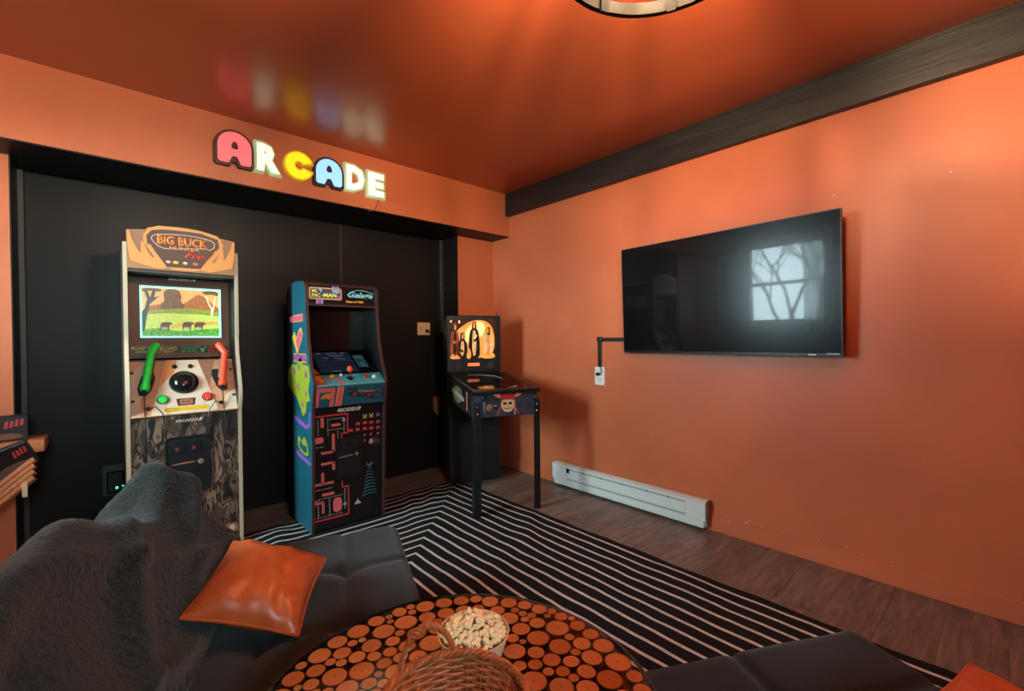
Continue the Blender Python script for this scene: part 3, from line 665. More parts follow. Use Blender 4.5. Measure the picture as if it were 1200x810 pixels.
# screen surround
fb = Frame((0, -.06, 0), (1, 0, 0), (0, 0, 1), (0, -1, 0))
bezm = mat('bezel_brown', (112, 74, 52), .45, spec=.25)
bz1 = flat('screen_surround', fb, rect(IX0, IX1, 1.105, 1.574), bezm, hc, lift=-.012, depth=.012)
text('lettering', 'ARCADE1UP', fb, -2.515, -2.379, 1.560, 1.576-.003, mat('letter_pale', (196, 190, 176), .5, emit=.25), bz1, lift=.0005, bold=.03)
fr_ = MB(); 
for r in (rect(-2.645, -2.255, 1.511, 1.521), rect(-2.645, -2.255, 1.223, 1.233), rect(-2.645, -2.636, 1.233, 1.511), rect(-2.265, -2.255, 1.233, 1.511)): fr_.prism(r, fb, .0005, .008)
fr_.build('lit_screen_frame', mat('cyan_glow', (150, 226, 226), .4, emit=1.25), hc)
scr = flat('screen', fb, rect(-2.636, -2.265, 1.233, 1.511), mat('screen_sky', (238, 176, 104), .3, emit=.75, var=.15, vscale=14), hc, lift=.0005, depth=.002)
S_ = lambda n, c, e=.8, v=.2: mat(n, c, .3, emit=e, var=v, vscale=60)
def sflat(nm, pts, m, l): return flat(nm, fb, pts, m, scr, lift=.0026+l*.0004, depth=.0003)
U = lambda a, b: (-2.636+.371*a, 1.233+.278*b)
sflat('hill', [U(0, .45), U(.08, .62), U(.2, .66), U(.42, .62), U(.55, .72), U(.70, .90), U(.78, .88), U(.92, .70), U(1, .62), U(1, .45)], S_('scr_hill', (160, 96, 44)), 0)
sflat('tree_clump', smoothpoly([U(.24, .52), U(.22, .68), U(.28, .72), U(.26, .9), U(.30, .99), U(.46, .99), U(.50, .84), U(.48, .72), U(.55, .66), U(.50, .54)], 1), S_('scr_clump', (112, 80, 46), .7, .35), 1)
sflat('far_grass', [U(0, .30), U(0, .50), U(.15, .54), U(.4, .58), U(.6, .60), U(.85, .57), U(1, .52), U(1, .3)], S_('scr_grass_far', (132, 150, 52)), 2)
sflat('meadow', [U(0, 0), U(0, .44), U(.3, .48), U(.7, .47), U(1, .44), U(1, 0)], S_('scr_meadow', (178, 204, 92), .85, .22), 3)
sflat('dry_patch', smoothpoly([U(.3, .16), U(.45, .27), U(.62, .32), U(.98, .34), U(.98, .25), U(.7, .22)], 1), S_('scr_dry', (198, 166, 84), .85, .25), 4)
sflat('near_grass', [U(0, 0), U(0, .13), U(.2, .17), U(.45, .10), U(.7, .14), U(1, .17), U(1, 0)], S_('scr_near', (88, 156, 62), .8, .4), 5)
sflat('dark_tree', [U(.0, .10), U(.03, .12), U(.06, .42), U(.10, .66), U(.22, .84), U(.15, .80), U(.18, .98), U(.14, .98), U(.10, .80), U(.06, .98), U(.02, .98), U(.065, .76), U(.03, .55), U(.0, .5)], S_('scr_tree', (60, 66, 62), .5, .4), 6)
sflat('tree_leaves', smoothpoly([U(.0, .90), U(.0, .99), U(.26, .99), U(.22, .92), U(.12, .94)], 1), S_('scr_leaves', (92, 84, 40), .5, .4), 7)
sflat('pale_branch', [U(.885, .40), U(.90, .40), U(.925, .56), U(.945, .74), U(.955, .86), U(.94, .86), U(.925, .70), U(.905, .60), U(.87, .70), U(.825, .88), U(.81, .88), U(.85, .70), U(.89, .58)], S_('scr_pale', (232, 214, 184), .9, .1), 6)
sflat('branch_leaves', smoothpoly([U(.76, .94), U(.80, .99), U(.99, .99), U(.99, .88), U(.90, .92), U(.84, .90)], 1), S_('scr_leaves', (92, 84, 40), .5, .4), 7)
for (a, b_, k) in ((.22, .11, 1), (.50, .12, 1), (.66, .12, 1)):
    d = [(.0, .0), (.012, .0), (.015, .06), (.09, .06), (.095, .0), (.107, .0), (.112, .08), (.125, .13), (.16, .14), (.155, .16), (.12, .18), (.09, .185), (.02, .18), (.0, .12)]
    sflat('deer', [U(a+x, b_+y) for x, y in d], S_('scr_deer', (104, 74, 58), .6, .3), 8)
    sflat('deer_shade', [U(a+x, b_+y) for x, y in [(.02, .055), (.09, .055), (.09, .08), (.02, .085)]], S_('scr_deer2', (140, 150, 146), .6, .3), 9)
# instruction strip
st = flat('instruction_strip', fb, rrect(-2.692, -2.211, 1.127, 1.180, .024), mat('strip_black', (22, 20, 18), .4), hc, lift=.0005, depth=.001)
outline('strip_border', fb, rrect(-2.690, -2.213, 1.129, 1.178, .023), .0016, mat('strip_tan', (190, 150, 90), .4), st, .0018)
YL, GR, RD = mat('print_yellow', (220, 176, 60), .4, emit=.12), mat('print_green', (60, 150, 80), .4, emit=.1), mat('print_red', (196, 52, 40), .4, emit=.1)
text('lettering', 'PUMP TO RELOAD', fb, -2.684, -2.477, 1.152, 1.171, YL, st, lift=.0016, bold=.015)
text('lettering', 'AFTER EVERY SHOT', fb, -2.670, -2.492, 1.136, 1.147, YL, st, lift=.0016, bold=.02)
text('lettering', 'SHOOT', fb, -2.456, -2.377, 1.154, 1.171, GR, st, lift=.0016, bold=.02)
text('lettering', 'BUCKS', fb, -2.456, -2.377, 1.134, 1.150, GR, st, lift=.0016, bold=.02)
flat('deer_head_mark', fb, [(-2.36, 1.14), (-2.352, 1.136), (-2.345, 1.14), (-2.343, 1.155), (-2.332, 1.165), (-2.335, 1.172), (-2.346, 1.16), (-2.352, 1.158), (-2.36, 1.16), (-2.371, 1.172), (-2.373, 1.165), (-2.362, 1.155)], GR, st, lift=.0016)
text('lettering', 'AVOID', fb, -2.324, -2.236, 1.154, 1.171, RD, st, lift=.0016, bold=.02)
text('lettering', 'DOES', fb, -2.322, -2.240, 1.134, 1.150, RD, st, lift=.0016, bold=.02)
# control deck
dvec = Vector((0, .16, .29)).normalized(); nvec = Vector((0, -.29, .16)).normalized()
fd = Frame((-2.456, -.30, .80), (1, 0, 0), dvec, nvec)
dm = mat('deck_tan', (206, 150, 112), .4, var=.2, vscale=7)
dk = flat('control_deck', fd, rect(-.2425, .2425, .0, .335), dm, hc, lift=-.02, depth=.02)
box('deck_shelf', IX0, IX1, -.14, -.061, 1.085, 1.097, M_BLACK, hc)
CRM = mat('deck_cream', (222, 204, 180), .4)
flat('deck_center', fd, [(-.079, .334), (.067, .334), (.146, .004), (-.161, .004)], CRM, dk, lift=.0003, depth=.0006)
flat('deck_wedge', fd, [(-.24, .16), (-.24, .25), (-.18, .33), (-.14, .33), (-.20, .10), (-.2, .004), (-.238, .004)], mat('deck_pale', (196, 176, 158), .4), dk, lift=.0002, depth=.0004)
flat('deck_wedge', fd, [(.24, .13), (.24, .004), (.165, .004), (.19, .10)], CRM, dk, lift=.0002, depth=.0004)
flat('deck_flame', fd, [(-.076, .33), (-.03, .33), (-.05, .25), (-.118, .17)], mat('deck_orange', (222, 140, 84), .4), dk, lift=.0009, depth=.0004)
flat('deck_stripe', fd, [(.067, .334), (.155, .334), (.13, .25), (.115, .15)], mat('deck_brown', (150, 104, 80), .4), dk, lift=.0002, depth=.0006)
for s in (-1, 1):
    cx = -.007+s*.15
    outline('button_arc', fd, [(cx-s*.15*0+(-s)*(-.02)+s*0 + (-s)*.085*math.cos(t), .02+.145*math.sin(t)) for t in [PI*.05+PI*.45*k/10 for k in range(11)]], .0014, M_BLACK, dk, .0012, closed=False)
tb = MB().lathe([(.0695, 0), (.0695, .006), (.062, .009), (.057, .006)], fd.sub(-.006, .190, .0005), 36).build('trackball_ring', M_BLACK, hc)
MB().lathe([(.057, .004), (.054, .016), (.044, .028), (.028, .036), (.012, .039), (.002, .0395)], fd.sub(-.006, .190, .0005), 28).build('trackball', mat('ball_black', (20, 20, 22), .18), tb)
for a, b_ in ((-.044, .292), (.030, .291)):
    MB().lathe([(.013, 0), (.012, .005), (.008, .006)], fd.sub(a, b_, .001), 16).build('small_button', M_BLACK, dk)
for a, b_ in ((-.232, .262), (-.232, .094), (.228, .262), (.230, .093)):
    MB().lathe([(.008, 0), (.006, .003)], fd.sub(a, b_, .001), 10).build('screw', M_BLACK, dk)
for a, m in ((-.107, mat('button_green', (40, 200, 80), .25, emit=.25)), (.098, mat('button_red', (226, 62, 40), .25, emit=.25))):
    br_ = MB().lathe([(.0265, 0), (.0265, .004), (.022, .005)], fd.sub(a, .092, .001), 20).build('button_ring', M_BLACK, dk)
    MB().lathe([(.022, .003), (.021, .010), (.014, .013), (.002, .014)], fd.sub(a, .092, .001), 20).build('button', m, br_)
lg = flat('deck_emblem', fd, [(-.047, .092), (.041, .092), (.034, .049), (-.042, .049)], mat('emblem_dark', (60, 36, 30), .4), dk, lift=.001, depth=.0005)
flat('emblem_print', fd, smoothpoly([(-.036, .086), (.031, .086), (.026, .07), (.03, .055), (-.036, .055), (-.03, .07)], 1), mat('emblem_tan', (176, 116, 90), .4), lg, lift=.0016, depth=.0004)
text('lettering', 'BUCK', fd, -.022, .018, .064, .077, mat('emblem_dark', (60, 36, 30), .4), lg, lift=.0021, depth=.0003, bold=.03)
ys = flat('yellow_label', fd, [(-.101, .041), (.102, .043), (.101, .021), (-.100, .018)], mat('label_yellow', (224, 178, 24), .5), dk, lift=.001, depth=.0005)
outline('label_oval', fd, circ(-.073, .030, .026, 16, .0095), .0018, M_BLACK, ys, .0018)
for sx_, (q0, q1) in ((-1, ((-.184, .267), (-.125, .253))), (1, ((.118, .26), (.177, .264)))):
    pts = [(-.184, .267), (-.125, .253), (-.161, .119), (-.221, .128)] if sx_ < 0 else [(.118, .260), (.177, .264), (.212, .133), (.158, .120)]
    flat('gun_holster', fd, smoothpoly(pts, 1), M_BLACKM, dk, lift=.0008, depth=.012)
# lower camouflage panel and coin door
flo = Frame((0, -.278, 0), (1, 0, 0), (0, 0, 1), (0, -1, 0))
low = flat('camouflage_panel', flo, rect(IX0, IX1, .009, .797), M_CAMO, hc, depth=.004)
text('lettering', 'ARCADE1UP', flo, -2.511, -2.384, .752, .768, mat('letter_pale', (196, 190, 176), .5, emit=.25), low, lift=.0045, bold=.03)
cdm = mat('coin_door_black', (17, 17, 18), .42)
do = MB().prism(rrect(-2.560, -2.352, .352, .674, .03), flo, .0045, .016).build('coin_door', cdm, hc)
outline('door_rim', flo, rrect(-2.552, -2.360, .360, .666, .026), .006, M_BLACK, do, .016)
for a in (-2.507, -2.432):
    sl = MB().prism(rrect(a-.03, a+.03, .578, .645, .006), flo, .016, .022).build('coin_slot', M_BLACK, do)
    flat('slot_light', flo, rect(a-.008, a+.008, .597, .617), mat('coin_red', (120, 40, 34), .4, emit=.1), sl, lift=.022, depth=.001)
for a in (-2.507, -2.43): MB().box(a-.03, a+.03, .470, .4735, .016, .019, flo).build('door_slit', M_METAL, do)
flat('door_script', flo, [(-2.531, .519), (-2.43, .523), (-2.427, .531), (-2.50, .528), (-2.532, .524)], mat('script_tan', (156, 100, 74), .4), do, lift=.0165, depth=.0006)
MB().lathe([(.015, 0), (.013, .004)], flo.sub(-2.399, .523, .016), 14).build('door_lock', mat('lock_tan', (170, 140, 126), .35, .5), do)
stk = flat('sticker', flo, rect(-2.283, -2.222, .072, .128), mat('sticker_orange', (170, 110, 70), .5, var=.5, vscale=60), low, lift=.0045, depth=.0006)
flat('sticker_mark', flo, smoothpoly([(-2.27, .08), (-2.235, .085), (-2.24, .12), (-2.262, .115)], 1), mat('sticker_cream', (210, 196, 180), .5), stk, lift=.0052, depth=.0004)

# toy shotguns resting in the holsters
def shotgun(pts, colr, lab, side):
    g = thing('toy_shotgun', fd(pts[0][0], pts[0][1], .03), lab, 'toy gun', 'toy guns on the hunting cabinet')
    A = fd(pts[0][0], pts[0][1], .032); B = fd(pts[1][0], pts[1][1], .040); Cc = fd(pts[2][0], pts[2][1], .040)
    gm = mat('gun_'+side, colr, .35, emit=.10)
    def L(t): return A.lerp(B, t)
    MB().tube([L(-.02), L(0), L(.10), L(.2), L(.9), L(1.0), B.lerp(Cc, .3), B.lerp(Cc, .9), Cc + (Cc-B)*.08], [.0165, .0215, .0215, .0175, .0175, .0185, .0195, .021, .014], 12).build('barrel', gm, g)
    MB().tube([L(-.021), L(-.05)], .010, 12).build('muzzle', M_BLACK, g)
    ax = (B-A).normalized(); sd = nvec*-1
    MB().tube([L(.25)+sd*.016+fd.x*.012*(1 if side == 'green' else -1), L(.85)+sd*.016+fd.x*.012*(1 if side == 'green' else -1)], .013, 10).build('receiver', mat('receiver_'+side, (70, 62, 40) if side == 'green' else (110, 96, 90), .4, var=.4, vscale=40), g)
    p0 = L(-.05)
    MB().tube([p0, p0+Vector((.0, -.012, -.03)), Vector((p0.x+.003, -.315, .72)), Vector((p0.x+.004, -.305, .50)), Vector((p0.x+.02, -.296, .30))], .0028, 6).build('cord', M_BLACK, g)
    return g
shotgun([(-.184, .144), (-.147, .368), (-.120, .416)], (40, 200, 72), 'bright green toy shotgun standing on the cabinet deck', 'green')
shotgun([(.172, .147), (.203, .357), (.172, .416)], (232, 84, 52), 'orange red toy shotgun standing on the cabinet deck', 'orange')
for (a, b_, s) in ((-.171, .046, 1), (.160, .049, -1)):
    p0 = fd(a, b_, .004)
    MB().lathe([(.012, 0), (.010, .008)], fd.sub(a, b_, .001), 10).build('cord_grommet', M_BLACK, dk)
    MB().tube([p0, p0+Vector((s*.03, -.02, .012)), p0+Vector((s*.06, -.03, -.03)), Vector((p0.x+s*.072, -.297, .72)), Vector((p0.x+s*.075, -.29, .62))], .003, 6).build('cord', M_BLACK, dk)
# ------------------------------------------------------------------ teal two-game cabinet
P0, P1, PCX = -1.867, -1.390, -1.6285
pc = thing('maze_arcade_cabinet', (PCX, -.27, 0), 'teal-sided retro arcade cabinet with pink maze front and red joystick', 'arcade cabinet')
prof2 = [(-.03, .008), (-.503, .008), (-.536, .79), (-.564, .92), (-.560, .955), (-.512, 1.045), (-.465, 1.20), (-.440, 1.40), (-.434, 1.545), (-.405, 1.574), (-.25, 1.59), (-.09, 1.575), (-.04, 1.53)]
TEAL = mat('teal_print', (26, 86, 100), .38); MAROON = mat('maroon_edging', (70, 40, 34), .45)
PINK = mat('pink_print', (214, 92, 96), .45); LIME = mat('lime_print', (150, 158, 42), .45); PURP = mat('purple_print', (138, 82, 168), .45); MAGE = mat('mauve_print', (150, 74, 120), .45)
YELP = mat('gold_print', (214, 172, 60), .45); ORNG = mat('orange_print', (222, 120, 50), .45); PINKE = mat('pink_art', (216, 84, 110), .45)
for k, (xa, xb) in enumerate(((P0, P0+.016), (P1-.016, P1))):
    sp = MB().prism(prof2, Frame((xa, 0, 0), (0, 1, 0), (0, 0, 1), (1, 0, 0)), 0, xb-xa).build('side_panel', MAROON, pc)
    out = Frame((xa if k == 0 else xb, 0, 0), (0, 1, 0), (0, 0, 1), (1, 0, 0))
    inner = [(y+.007 if y < -.2 else y-.004, z-.004 if z > .1 else z+.002) for y, z in prof2]
    a, b_ = (-.0012, 0) if k == 0 else (0, .0012)
    MB().prism(inner, out, a, b_).build('side_print', TEAL, sp)
    fi = Frame((xb if k == 0 else xa, 0, 0), (0, 1, 0), (0, 0, 1), (1, 0, 0))
    MB().prism([(y+.010 if y < -.2 else y-.01, z-.004 if z > .1 else z+.002) for y, z in prof2], fi, *((0, .0012) if k == 0 else (-.0012, 0))).build('inner_lining', M_BLACK, sp)
    fo_ = Frame((xa-.0012 if k == 0 else xb+.0012, 0, 0), (0, 1, 0), (0, 0, 1), (-1 if k == 0 else 1, 0, 0))
    def art(nm, pts, m, l=0): flat(nm, fo_, pts, m, sp, lift=l*.0006, depth=.0006)
    art('rear_band', [(-.042, .004), (-.165, .004), (-.165, 1.574), (-.09, 1.568), (-.046, 1.525)], M_BLACKM)
    # abstract flame and scroll artwork in lime, pink and purple
    art('art_band', [(-.10, 1.366), (-.385, 1.370), (-.382, 1.322), (-.12, 1.320)], YELP); art('art_band', [(-.10, 1.360), (-.382, 1.364), (-.380, 1.328), (-.12, 1.326)], PINKE, 1)
    art('art_flame', [(-.16, 1.22), (-.21, 1.26), (-.25, 1.22), (-.30, 1.27), (-.35, 1.285), (-.38, 1.24), (-.36, 1.21), (-.30, 1.15), (-.27, 1.10), (-.22, 1.16)], YELP); art('art_flame', [(-.24, 1.20), (-.30, 1.25), (-.35, 1.27), (-.37, 1.235), (-.31, 1.17), (-.285, 1.13)], PINKE, 1)
    art('art_band', [(-.19, 1.118), (-.43, 1.118), (-.446, 1.06), (-.19, 1.062)], YELP); art('art_band', [(-.19, 1.112), (-.426, 1.112), (-.440, 1.068), (-.19, 1.070)], MAGE, 1)
    art('art_splash', list([(-.06, 1.00), (-.16, 1.05), (-.24, 1.04), (-.33, 1.10), (-.37, 1.05), (-.48, 1.045), (-.505, .97), (-.47, .90), (-.50, .83), (-.44, .82), (-.42, .75), (-.36, .72), (-.31, .78), (-.24, .83), (-.16, .86), (-.06, .90)]), LIME, 1)
    for (y, z, w, h_) in ((-.20, 1.00, .05, .035), (-.30, 1.03, .035, .04), (-.43, .99, .045, .04), (-.28, .90, .035, .04), (-.36, .80, .03, .035), (-.43, .87, .03, .03), (-.14, .96, .03, .03)):
        art('art_spot', smoothpoly([(y-w/2, z-h_/2), (y+w*.4, z-h_*.6), (y+w/2, z+h_/2), (y-w*.4, z+h_*.55)], 1), MAGE, 2)
    art('art_band', [(-.20, .715), (-.20, .68), (-.42, .645), (-.49, .67), (-.50, .76), (-.478, .76), (-.47, .69), (-.42, .672)], PURP)
    art('art_band', [(-.22, .49), (-.22, .455), (-.49, .425), (-.50, .45)], PURP)
    art('art_flame', smoothpoly([(-.24, .50), (-.27, .60), (-.33, .55), (-.38, .60), (-.44, .56), (-.47, .47)], 1), LIME, 1)
    art('art_flame', smoothpoly([(-.28, .51), (-.30, .57), (-.36, .53), (-.42, .55), (-.44, .49)], 1), TEAL, 2)
I0, I1 = P0+.0175, P1-.0175
box('back_panel', I0, I1, -.06, -.04, 0, 1.50, M_BLACKM, pc)
MB().prism([(-.425, 1.565), (-.40, 1.576), (-.25, 1.584), (-.10, 1.57), (-.06, 1.53), (-.06, 1.51), (-.40, 1.55)], Frame((I0, 0, 0), (0, 1, 0), (0, 0, 1), (1, 0, 0)), 0, I1-I0).build('roof_panel', MAROON, pc)
box('inside_back', I0, I1, -.22, -.20, 1.09, 1.50, mat('gloss_black', (12, 13, 15), .18), pc)
fq = Frame((PCX, -.412, 0), (1, 0, 0), (0, 0, 1), (0, -1, 0))
HW = (I1-I0)/2
mqe = lambda n, c, e=.5: mat(n, c, .4, emit=e)
m2 = flat('marquee', fq, rect(-HW, HW, 1.434, 1.556), mat('marquee_black', (16, 15, 17), .3), pc, lift=-.01, depth=.01)
flat('marquee_rail', fq, rect(-HW, HW, 1.552, 1.566), MAROON, pc, lift=-.008, depth=.016); flat('marquee_rail', fq, rect(-HW, HW, 1.420, 1.434), MAROON, pc, lift=-.008, depth=.016)
ox = PCX
X = lambda x: x-ox
fa = flat('name_frame', fq, rrect(X(-1.840), X(-1.632), 1.463, 1.540, .012), mqe('mq_pink', (210, 116, 130), .35), m2, lift=.0002, depth=.0008)
flat('name_inset', fq, rrect(X(-1.836), X(-1.636), 1.467, 1.536, .010), mqe('mq_lime', (196, 204, 90), .4), m2, lift=.0011, depth=.0004)
flat('name_inset', fq, rrect(X(-1.832), X(-1.640), 1.471, 1.532, .008), mqe('mq_dusk', (74, 66, 84), .3), m2, lift=.0016, depth=.0004)
flat('sky_patch', fq, [(X(-1.785), 1.531), (X(-1.757), 1.531), (X(-1.765), 1.505)], mqe('mq_sky', (130, 176, 214), .4), m2, lift=.0021, depth=.0003)
flat('sky_patch', fq, [(X(-1.70), 1.529), (X(-1.65), 1.529), (X(-1.645), 1.508), (X(-1.69), 1.51)], mqe('mq_sky', (130, 176, 214), .4), m2, lift=.0021, depth=.0003)
for x, z0, z1 in ((-1.674, 1.538, 1.556), (-1.775, 1.434, 1.465)):
    flat('purple_tab', fq, rect(X(x-.021), X(x+.021), z0, z1), mqe('mq_lime', (196, 204, 90), .4), m2, lift=.0004, depth=.0005)
    flat('purple_tab', fq, rect(X(x-.016), X(x+.016), z0, z1), mqe('mq_purple', (140, 84, 190), .4), m2, lift=.001, depth=.0005)
LY_ = mqe('mq_letter', (228, 226, 96), .6)
text('lettering', 'MS.', fq, X(-1.822), X(-1.786), 1.506, 1.526, LY_, m2, lift=.0024, depth=.0006, bold=.025)
text('lettering', 'PAC', fq, X(-1.822), X(-1.770), 1.477, 1.500, LY_, m2, lift=.0024, depth=.0006, bold=.025)
text('lettering', '-MAN', fq, X(-1.762), X(-1.668), 1.479, 1.505, LY_, m2, lift=.0024, depth=.0006, bold=.025)
flat('bow_patch', fq, circ(X(-1.655), 1.484, .011, 10), mqe('mq_mauve', (176, 74, 130), .4), m2, lift=.0024, depth=.0004)
text('lettering', 'Galaga', fq, X(-1.592), X(-1.418), 1.474, 1.524, mqe('mq_teal', (120, 190, 190), .45), m2, lift=.0008, depth=.0006, bold=.03, shear=.25)
outline('swoosh', fq, [(X(-1.595), 1.498), (X(-1.575), 1.520), (X(-1.53), 1.536), (X(-1.48), 1.536), (X(-1.44), 1.524), (X(-1.412), 1.520)], .004, mqe('mq_teal', (120, 190, 190), .45), m2, .001, closed=False)
text('lettering', 'Class of 1981', fq, X(-1.605), X(-1.487), 1.450, 1.464, mqe('mq_orange', (230, 150, 50), .6), m2, lift=.0008, depth=.0006, bold=.03)
# sloping screen
sA = Vector((PCX, -.474, .988)); sd = Vector((0, .182, .115)).normalized(); sn = Vector((0, -.115, .182)).normalized()
fsn = Frame(sA, (1, 0, 0), sd, sn)
sb = flat('screen_bezel', fsn, rect(-HW, HW, .0, .268), mat('gloss_black', (12, 13, 15), .18), pc, lift=-.012, depth=.012)
sc2 = flat('screen', fsn, rect(-.158, .088, .012, .242), mat('screen_blue', (30, 44, 60), .12, emit=.22), pc, lift=.0004, depth=.002)
tx_ = mat('screen_text', (130, 150, 168), .3, emit=.25)
for (a, b_, w) in ((-.13, .228, .03), (-.07, .228, .08), (.03, .228, .03), (-.06, .200, .10), (-.03, .17, .04), (.0, .158, .045), (-.10, .178, .012), (-.09, .168, .02), (-.09, .022, .06)):
    flat('text_line', fsn, rect(a, a+w, b_, b_+.004), tx_, sc2, lift=.0026, depth=.0003)
flat('text_line', fsn, rect(-.155, .085, .138, .1395), mat('screen_line', (60, 84, 104), .3, emit=.15), sc2, lift=.0026, depth=.0003)
cd_ = flat('instruction_card', fsn, rect(.104, .172, .06, .20), mat('card_teal', (50, 120, 140), .4, emit=.1), pc, lift=.0004, depth=.0012)
for b_ in (.070, .100, .128): flat('card_print', fsn, rect(.112, .165, b_, b_+.02), mat('card_dark', (20, 40, 60), .4), cd_, lift=.0018, depth=.0004)
for b_ in (.078, .106): flat('card_mark', fsn, rect(.125, .150, b_, b_+.006), mat('card_pale', (170, 190, 196), .4), cd_, lift=.0023, depth=.0003)
flat('orange_print', fsn, [(-HW+.002, .0), (-.165, .0), (-.205, .10), (-HW+.002, .10)], mat('pac_orange', (196, 74, 40), .4), sb, lift=.0004, depth=.0006)
# control deck and front
dA = Vector((PCX, -.5635, .922)); dd = Vector((0, .084, .060)).normalized(); dn = Vector((0, -.060, .084)).normalized()
fdk = Frame(dA, (1, 0, 0), dd, dn)
DT = mat('deck_teal', (72, 148, 152), .35)
dk2 = MB().prism(rect(-.2205, .2205, 0.002, .103), fdk, -.014, 0).build('control_deck', DT, pc)
flat('deck_lip', fdk, rect(-.2205, .2205, -.002, .006), mat('lip_teal', (110, 176, 176), .3), dk2, lift=-.008, depth=.0095)
flat('deck_track', fdk, [(-.16, .058), (-.075, .072), (-.045, .012), (-.07, .010), (-.09, .056), (-.158, .044)], PINK, dk2, lift=.0003, depth=.0005)
flat('deck_corner', fdk, [(-.219, .008), (-.17, .008), (-.16, .06), (-.178, .102), (-.219, .102)], mat('pac_orange', (196, 74, 40), .4), dk2, lift=.0003, depth=.0004)
flat('deck_dot', fdk, circ(-.193, .078, .02, 14), ORNG, dk2, lift=.0008, depth=.0004); flat('deck_dot', fdk, circ(-.178, .045, .013, 12), YELP, dk2, lift=.0008, depth=.0004)
flat('deck_dot', fdk, circ(.190, .060, .012, 12), YELP, dk2, lift=.0003, depth=.0004)
for a, b_, r, m in ((-.104, .086, .015, mat('btn_yellow', (224, 180, 40), .3)), (-.045, .092, .010, M_WHITEPL), (.111, .064, .014, mat('btn_red', (214, 40, 40), .3)), (.166, .060, .015, M_WHITEPL)):
    MB().lathe([(r, 0), (r, .004), (r*.75, .005), (r*.72, .010), (r*.5, .012)], fdk.sub(a, b_, .0005), 16).build('push_button', m, dk2)
jb = MB().lathe([(.021, 0), (.019, .004), (.008, .006)], fdk.sub(.002, .059, .0005), 18).build('joystick_base', M_BLACK, pc)
fj = Frame(fdk(.002, .059, 0))
MB().lathe([(.0045, .004), (.0045, .048)], fj, 10).build('joystick_shaft', M_CHROME, jb)
MB().lathe([(.003, .040), (.011, .043), (.0165, .052), (.018, .060), (.0165, .068), (.011, .076), (.002, .0795)], fj, 16).build('joystick_ball', mat('ball_red', (236, 70, 50), .25, emit=.1), jb)
cA = Vector((PCX, -.5365, .788)); cdv = Vector((0, -.026, .132)).normalized(); cn = Vector((0, -.132, -.026)).normalized()
fcf = Frame(cA, (1, 0, 0), cdv, cn)
cf = flat('control_front', fcf, rect(-.2205, .2205, 0, .128), TEAL, pc, lift=-.014, depth=.014)
flat('front_block', fcf, [(-.220, .002), (-.220, .124), (-.106, .120), (-.114, .0), (-.14, .0), (-.134, .095), (-.2, .095), (-.205, .002)], PINK, cf, lift=.0003, depth=.0006)
flat('front_swirl', fcf, smoothpoly([(-.2, .06), (-.17, .085), (-.13, .088), (-.125, .06), (-.15, .045), (-.16, .062), (-.18, .05)], 1), ORNG, cf, lift=.0010, depth=.0005)
flat('front_bar', fcf, [(-.093, .127), (-.052, .127), (-.064, .0), (-.105, .0)], YELP, cf, lift=.0002, depth=.0004); flat('front_bar', fcf, [(-.088, .127), (-.056, .127), (-.068, .0), (-.100, .0)], PINK, cf, lift=.0007, depth=.0005)
DKP = mat('dark_print', (40, 30, 40), .45); REDP = mat('red_print', (176, 40, 50), .45)
for a, b_, s in ((.02, .070, 1.0), (.112, .056, .85), (.178, .066, .5)):
    flat('ship_print', fcf, [(a-.06*s, b_), (a-.03*s, b_+.014*s), (a+.0*s, b_+.02*s), (a+.045*s, b_-.01*s), (a+.05*s, b_-.02*s), (a, b_-.02*s), (a-.03*s, b_-.008*s)], DKP, cf, lift=.0003, depth=.0005)
    flat('ship_core', fcf, circ(a, b_, .016*s, 10, .011*s), REDP, cf, lift=.0009, depth=.0004)
flat('swirl_print', fcf, [(-.03, .105), (.03, .095), (.04, .100), (-.02, .112)], DKP, cf, lift=.0003); flat('swirl_print', fcf, [(.04, .088), (.11, .078), (.15, .082), (.15, .088), (.10, .086), (.045, .096)], ORNG, cf, lift=.0003)
flat('swirl_print', fcf, [(.145, .09), (.178, .108), (.205, .092), (.205, .038), (.19, .034), (.10, .036), (.10, .03), (.2, .028), (.213, .035), (.213, .097), (.178, .114), (.142, .096)], DKP, cf, lift=.0003)
# lower black front with maze and pixel print
flf = Frame((PCX, -.492, 0), (1, 0, 0), (0, 0, 1), (0, -1, 0))
lf = flat('lower_front', flf, rect(-HW, HW, .009, .784), mat('front_black', (13, 13, 16), .35), pc, lift=-.012, depth=.012)
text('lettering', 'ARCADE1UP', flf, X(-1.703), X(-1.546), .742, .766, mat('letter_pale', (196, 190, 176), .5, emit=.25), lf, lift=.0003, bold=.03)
MZ = mat('maze_pink', (222, 110, 110), .45); MR = mat('maze_red', (200, 62, 66), .45)
def bar(x0, x1, z0, z1, m=MZ): flat('maze_bar', flf, rrect(X(x0), X(x1), z0, z1, min(x1-x0, z1-z0)*.35, 2), m, lf, lift=.0003, depth=.0008)
for b_ in ((-1.849, -1.632, .722, .732, MR), (-1.640, -1.632, .604, .724, MR), (-1.676, -1.632, .600, .608, MR), (-1.680, -1.672, .575, .604, MR), (-1.680, -1.672, .262, .300, MR), (-1.676, -1.632, .255, .264, MR), (-1.640, -1.632, .085, .258, MR), (-1.849, -1.634, .074, .084, MR),
           (-1.806, -1.786, .655, .718), (-1.742, -1.682, .655, .672), (-1.848, -1.788, .560, .598), (-1.738, -1.720, .490, .610), (-1.806, -1.722, .488, .504), (-1.806, -1.724, .420, .436), (-1.738, -1.720, .380, .434), (-1.806, -1.788, .300, .375), (-1.846, -1.728, .296, .312), (-1.804, -1.726, .226, .244),
           (-1.735, -1.680, .110, .200), (-1.806, -1.788, .120, .190), (-1.848, -1.790, .180, .198)):
    bar(*b_)
dots = MB()
